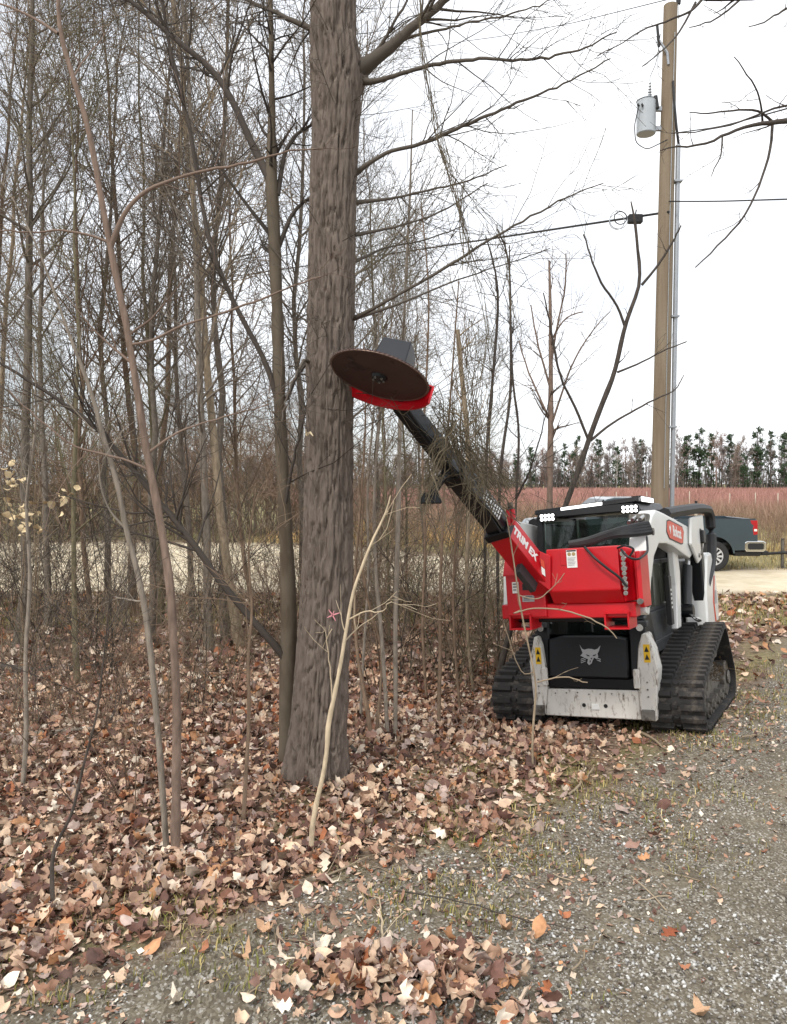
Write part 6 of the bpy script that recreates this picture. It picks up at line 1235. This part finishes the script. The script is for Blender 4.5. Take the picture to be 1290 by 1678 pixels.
# ------------------------------------------------------------------ blueberry field, stakes
r = np.random.default_rng(900); A = Acc()
def bushes(n, y0, y1, xw, k, hgt, rad, cols, pw=1.0):
    y = y0 + (y1 - y0) * r.random(n) ** pw; x = xw(y); m = (y > np.interp(x, [-60, -8, -2, 4, 9, 60], [34, 33, 32, 26, 25.0, 25.0])); x, y = x[m], y[m]; n = len(x)
    row = np.round(x / 3.0) * 3.0; x = np.where(y > 45, row + r.normal(0, .5, n), x)
    b = np.repeat(np.arange(n), k); N = len(b); a = r.random(N) * 6.283; sp_ = r.random(N) * .6
    h = hgt[0] + (hgt[1] - hgt[0]) * r.random(N); p0 = np.stack([x[b] + .1 * np.cos(a), y[b] + .1 * np.sin(a), height(x[b], y[b]) - .02], 1)
    p1 = p0 + np.stack([np.cos(a) * sp_ * .35, np.sin(a) * sp_ * .35, h * .55], 1); p2 = p1 + np.stack([np.cos(a) * sp_ * .5 + r.normal(0, .1, N), np.sin(a) * sp_ * .5, h * .45], 1)
    if y0 >= 40:
        c = cols(y)[b] * (.7 + .6 * r.random((N, 1))); wv = np.stack([np.cos(a * 3), np.sin(a * 3) * .3, np.zeros(N)], 1) * rad(y)[b][:, None] * 1.5
        A.add(np.stack([p0 - wv, p0 + wv, p2], 1).reshape(-1, 3), None, np.arange(3 * N).reshape(-1, 3), np.repeat(c, 3, 0)); A.add(np.stack([p1 - wv, p1 + wv, p2 + (p1 - p0) * .5 + np.stack([r.normal(0, .25, N), r.normal(0, .25, N), r.normal(0, .1, N)], 1)], 1).reshape(-1, 3), None, np.arange(3 * N).reshape(-1, 3), np.repeat(c * 1.1, 3, 0)); return
    X = np.stack([p0, p1, p2], 1); R = rad(y)[b][:, None] * np.array([[1.2, .9, .5]]); V, Q = tubes(X, R, 3); c = cols(y)[b] * (.7 + .6 * r.random((N, 1))); A.add(V, Q, None, np.repeat(c, 9, 0))
    if k > 10:
        Pn, Rn = grow(X, R, 3, (.2, .5), (20, 60), 3, .1, .15, .7, .004, .3, 1, r); V, Q = tubes(Pn, Rn, 3); A.add(V, Q, None, np.repeat(np.repeat(c, 3, 0), 9, 0))
c_near, c_far = np.array(srgb(150, 128, 108)), np.array(srgb(170, 128, 118))
cf = lambda y: c_near + (c_far - c_near) * sstep(32, 70, y)[:, None]
bushes(230, 25, 40, lambda y: r.uniform(.0, .62, len(y)) * y, 12, (.6, 1.5), lambda y: .006 + 0 * y, cf)
bushes(3600, 40, 90, lambda y: r.uniform(-.12, .62, len(y)) * y, 9, (.7, 1.35), lambda y: .010 + .00012 * y, cf)
bushes(9000, 85, 196, lambda y: r.uniform(-.14, .62, len(y)) * y, 6, (.8, 1.4), lambda y: .02 + .0002 * y, cf)
setp(link('blueberry_bushes', A.mesh('blueberry_bushes'), None, mat('field_twig', attr=True, rough=.9, vary=.15, scale=.5, spec=.15)), 'field of low reddish bare berry bushes stretching to the far woods', 'bushes', kind='stuff')
M_STK = mat('stake', srgb(214, 204, 186), .8, vary=.15)
for k, (px, y, h) in enumerate([(1130, 60, 1.9), (1196, 62, 1.7), (1238, 58, 1.8), (1275, 56, 1.8), (1141, 30, 1.55), (1060, 66, 1.8), (1010, 64, 1.8)]):
    x = (px - CX) / FPX * y; z = float(height(x, y)); m_ = MB().tube([(0, 0, -.2), (0, 0, h)], .035 if k != 4 else .05, 8); m_.cyl((0, 0, h), (0, 0, h + .06), .03, 8, .005)
    o = m_.build('field_stake', M_STK); o.location = (x, y, z); setp(o, 'thick white marker post nearest behind the loader' if k == 4 else ['thin pale stake in the berry field, first right of the conduit', 'thin pale stake in the berry field above the middle of the pickup bed', 'thin pale stake in the berry field above the pickup tail light', 'thin pale stake in the berry field nearest the right edge', '', 'thin pale stake in the berry field just left of the utility pole', 'thin pale stake in the berry field behind the cab roof'][k], 'stake', 'stakes in the berry field')
    if k == 4:
        m2 = MB().cyl((0, 0, h + .06), (0, 0, h + .2), .055, 8).build('post_cap', M_TRIM, o)

# ------------------------------------------------------------------ far tree line
r = np.random.default_rng(960); A = Acc()
def far_tree(x, y, H, col):                                     # one light tree: trunk, boughs and twig blades
    K = 5; s = np.linspace(0, 1, K); X = np.stack([x + np.cumsum(r.normal(0, .15, K)), np.full(K, y), -.4 + s * H], 1); R = .17 * (1 - .9 * s) * H / 13
    V, Q = tubes(X[None], R[None], 4); A.add(V, Q, None, col * r.uniform(.8, 1.25))
    P1, R1 = grow(X[None], R[None], 16, (H * .16, H * .34), (22, 60), 4, .15, .12, .5, .03, .10, 1, r, lentaper=.5); V, Q = tubes(P1, R1, 3); A.add(V, Q, None, col)
    P2, R2 = grow(P1, R1, 4, (.8, 2.2), (20, 60), 3, .12, .15, .7, .025, .15, 1, r, lentaper=.3); V, Q = tubes(P2, R2, 3); A.add(V, Q, None, np.repeat(cvar(col, len(P2), r, .2), 9, 0))
    m = 380; i = r.integers(0, len(P2), m); t = r.random((m, 1)); p = P2[i, 0] * (1 - t) + P2[i, 2] * t; d_ = nrm(r.normal(0, 1, (m, 3)) + np.array([0, 0, .9])) * r.uniform(.4, 1.3, (m, 1)); w = nrm(np.cross(d_, r.normal(0, 1, (m, 3)))) * r.uniform(.03, .075, (m, 1))
    A.add(np.stack([p - w, p + w, p + d_], 1).reshape(-1, 3), None, np.arange(3 * m).reshape(-1, 3), np.repeat(cvar(col * 1.05, m, r, .3), 3, 0))
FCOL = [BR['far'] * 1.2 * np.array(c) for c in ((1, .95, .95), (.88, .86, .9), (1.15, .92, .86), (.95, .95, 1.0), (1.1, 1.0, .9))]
for k in range(245):
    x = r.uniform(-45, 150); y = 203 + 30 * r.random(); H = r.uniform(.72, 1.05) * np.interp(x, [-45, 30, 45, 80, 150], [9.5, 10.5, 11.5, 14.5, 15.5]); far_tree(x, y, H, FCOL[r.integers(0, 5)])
for k in range(2600):                                            # saplings and brush at the wood's foot
    x = r.uniform(-62, 170); y = 200 + r.uniform(0, 34); h = r.uniform(1.5, 7); X = np.stack([np.linspace(x, x + r.normal(0, .6), 3), np.full(3, y), np.linspace(-.4, h, 3)], 1); V, Q = tubes(X[None], np.array([[.12, .10, .04]]), 3); A.add(V, Q, None, BR['far'] * r.uniform(.5, 1.0))
setp(link('far_woods', A.mesh('far_woods'), None, M_TWIG), 'line of bare grey brown trees along the far side of the field', 'woods', kind='stuff')
def pine_proto(seed, H):
    r = np.random.default_rng(seed); A_ = Acc(); X = np.stack([np.zeros(8), np.zeros(8), np.linspace(-.3, H, 8)], 1); tube_to(A_, X, np.linspace(.22, .03, 8), 8, BR['dark'])
    C = Acc(); g_ = np.array(srgb(74, 92, 66))
    P1, R1 = grow(X[None], np.linspace(.22, .03, 8)[None], 46, (1.8, 3.6), (70, 95), 5, .05, .08, .4, .02, .10, 1.0, r, lentaper=.66); V, Q = tubes(P1, R1, 3); C.add(V, Q, None, BR['dark'])
    m = 46 * 34; pi = np.repeat(np.arange(46), 34); t = r.uniform(.25, 1, m) * 4; i0 = np.minimum(t.astype(int), 3); f = (t - i0)[:, None]; p = P1[pi, i0] * (1 - f) + P1[pi, i0 + 1] * f + r.normal(0, .16, (m, 3))
    dd_ = nrm(r.normal(0, 1, (m, 3)) + np.array([0, 0, .5])) * r.uniform(.25, .6, m)[:, None]; ss = nrm(np.cross(dd_, r.normal(0, 1, (m, 3)))) * .11
    V = np.stack([p - ss, p + ss, p + dd_ + ss * .3, p + dd_ - ss * .3], 1).reshape(-1, 3); C.add(V, np.arange(m)[:, None] * 4 + np.arange(4), None, np.repeat(cvar(g_, m, r, .45), 4, 0)); return A_.mesh('trunk'), C.mesh('crown')
PP_ = [pine_proto(970, 15), pine_proto(971, 13), pine_proto(972, 17)]
for k, (px, topy, D) in enumerate([(870, 735, 205), (945, 718, 212), (925, 728, 210), (980, 722, 214), (1010, 735, 206), (1050, 722, 212), (1125, 716, 208), (1145, 706, 210), (1165, 712, 205), (1195, 714, 214), (1240, 704, 208), (1262, 708, 212), (1284, 712, 206), (1218, 745, 202), (845, 745, 214), (905, 742, 216), (1310, 706, 210), (780, 752, 212), (700, 752, 215)]):
    x = (px - CX) / FPX * D; H_ = CAMH + (HOR - topy) / FPX * D + .4; i = k % 3; s = H_ / (15, 13, 17)[i]; tree_from(PP_[i], 'pine_tree', 'dark green pine rising among the bare trees of the far woods', 'tree', 'pines in the far woods', (x, D, -.4), s, r.random() * 6.28)
x = (1010 - CX) / FPX * 203; PW = proto_tree(980, 11, .14, 14, 4, 3, np.array(srgb(215, 210, 202)), t0=.35, tip=.014, l1=(1, 2.6)); tree_from(PW, 'birch_tree', 'single white barked tree before the far woods left of the pole', 'tree', None, (x, 203, -.4), .85, 1.0)
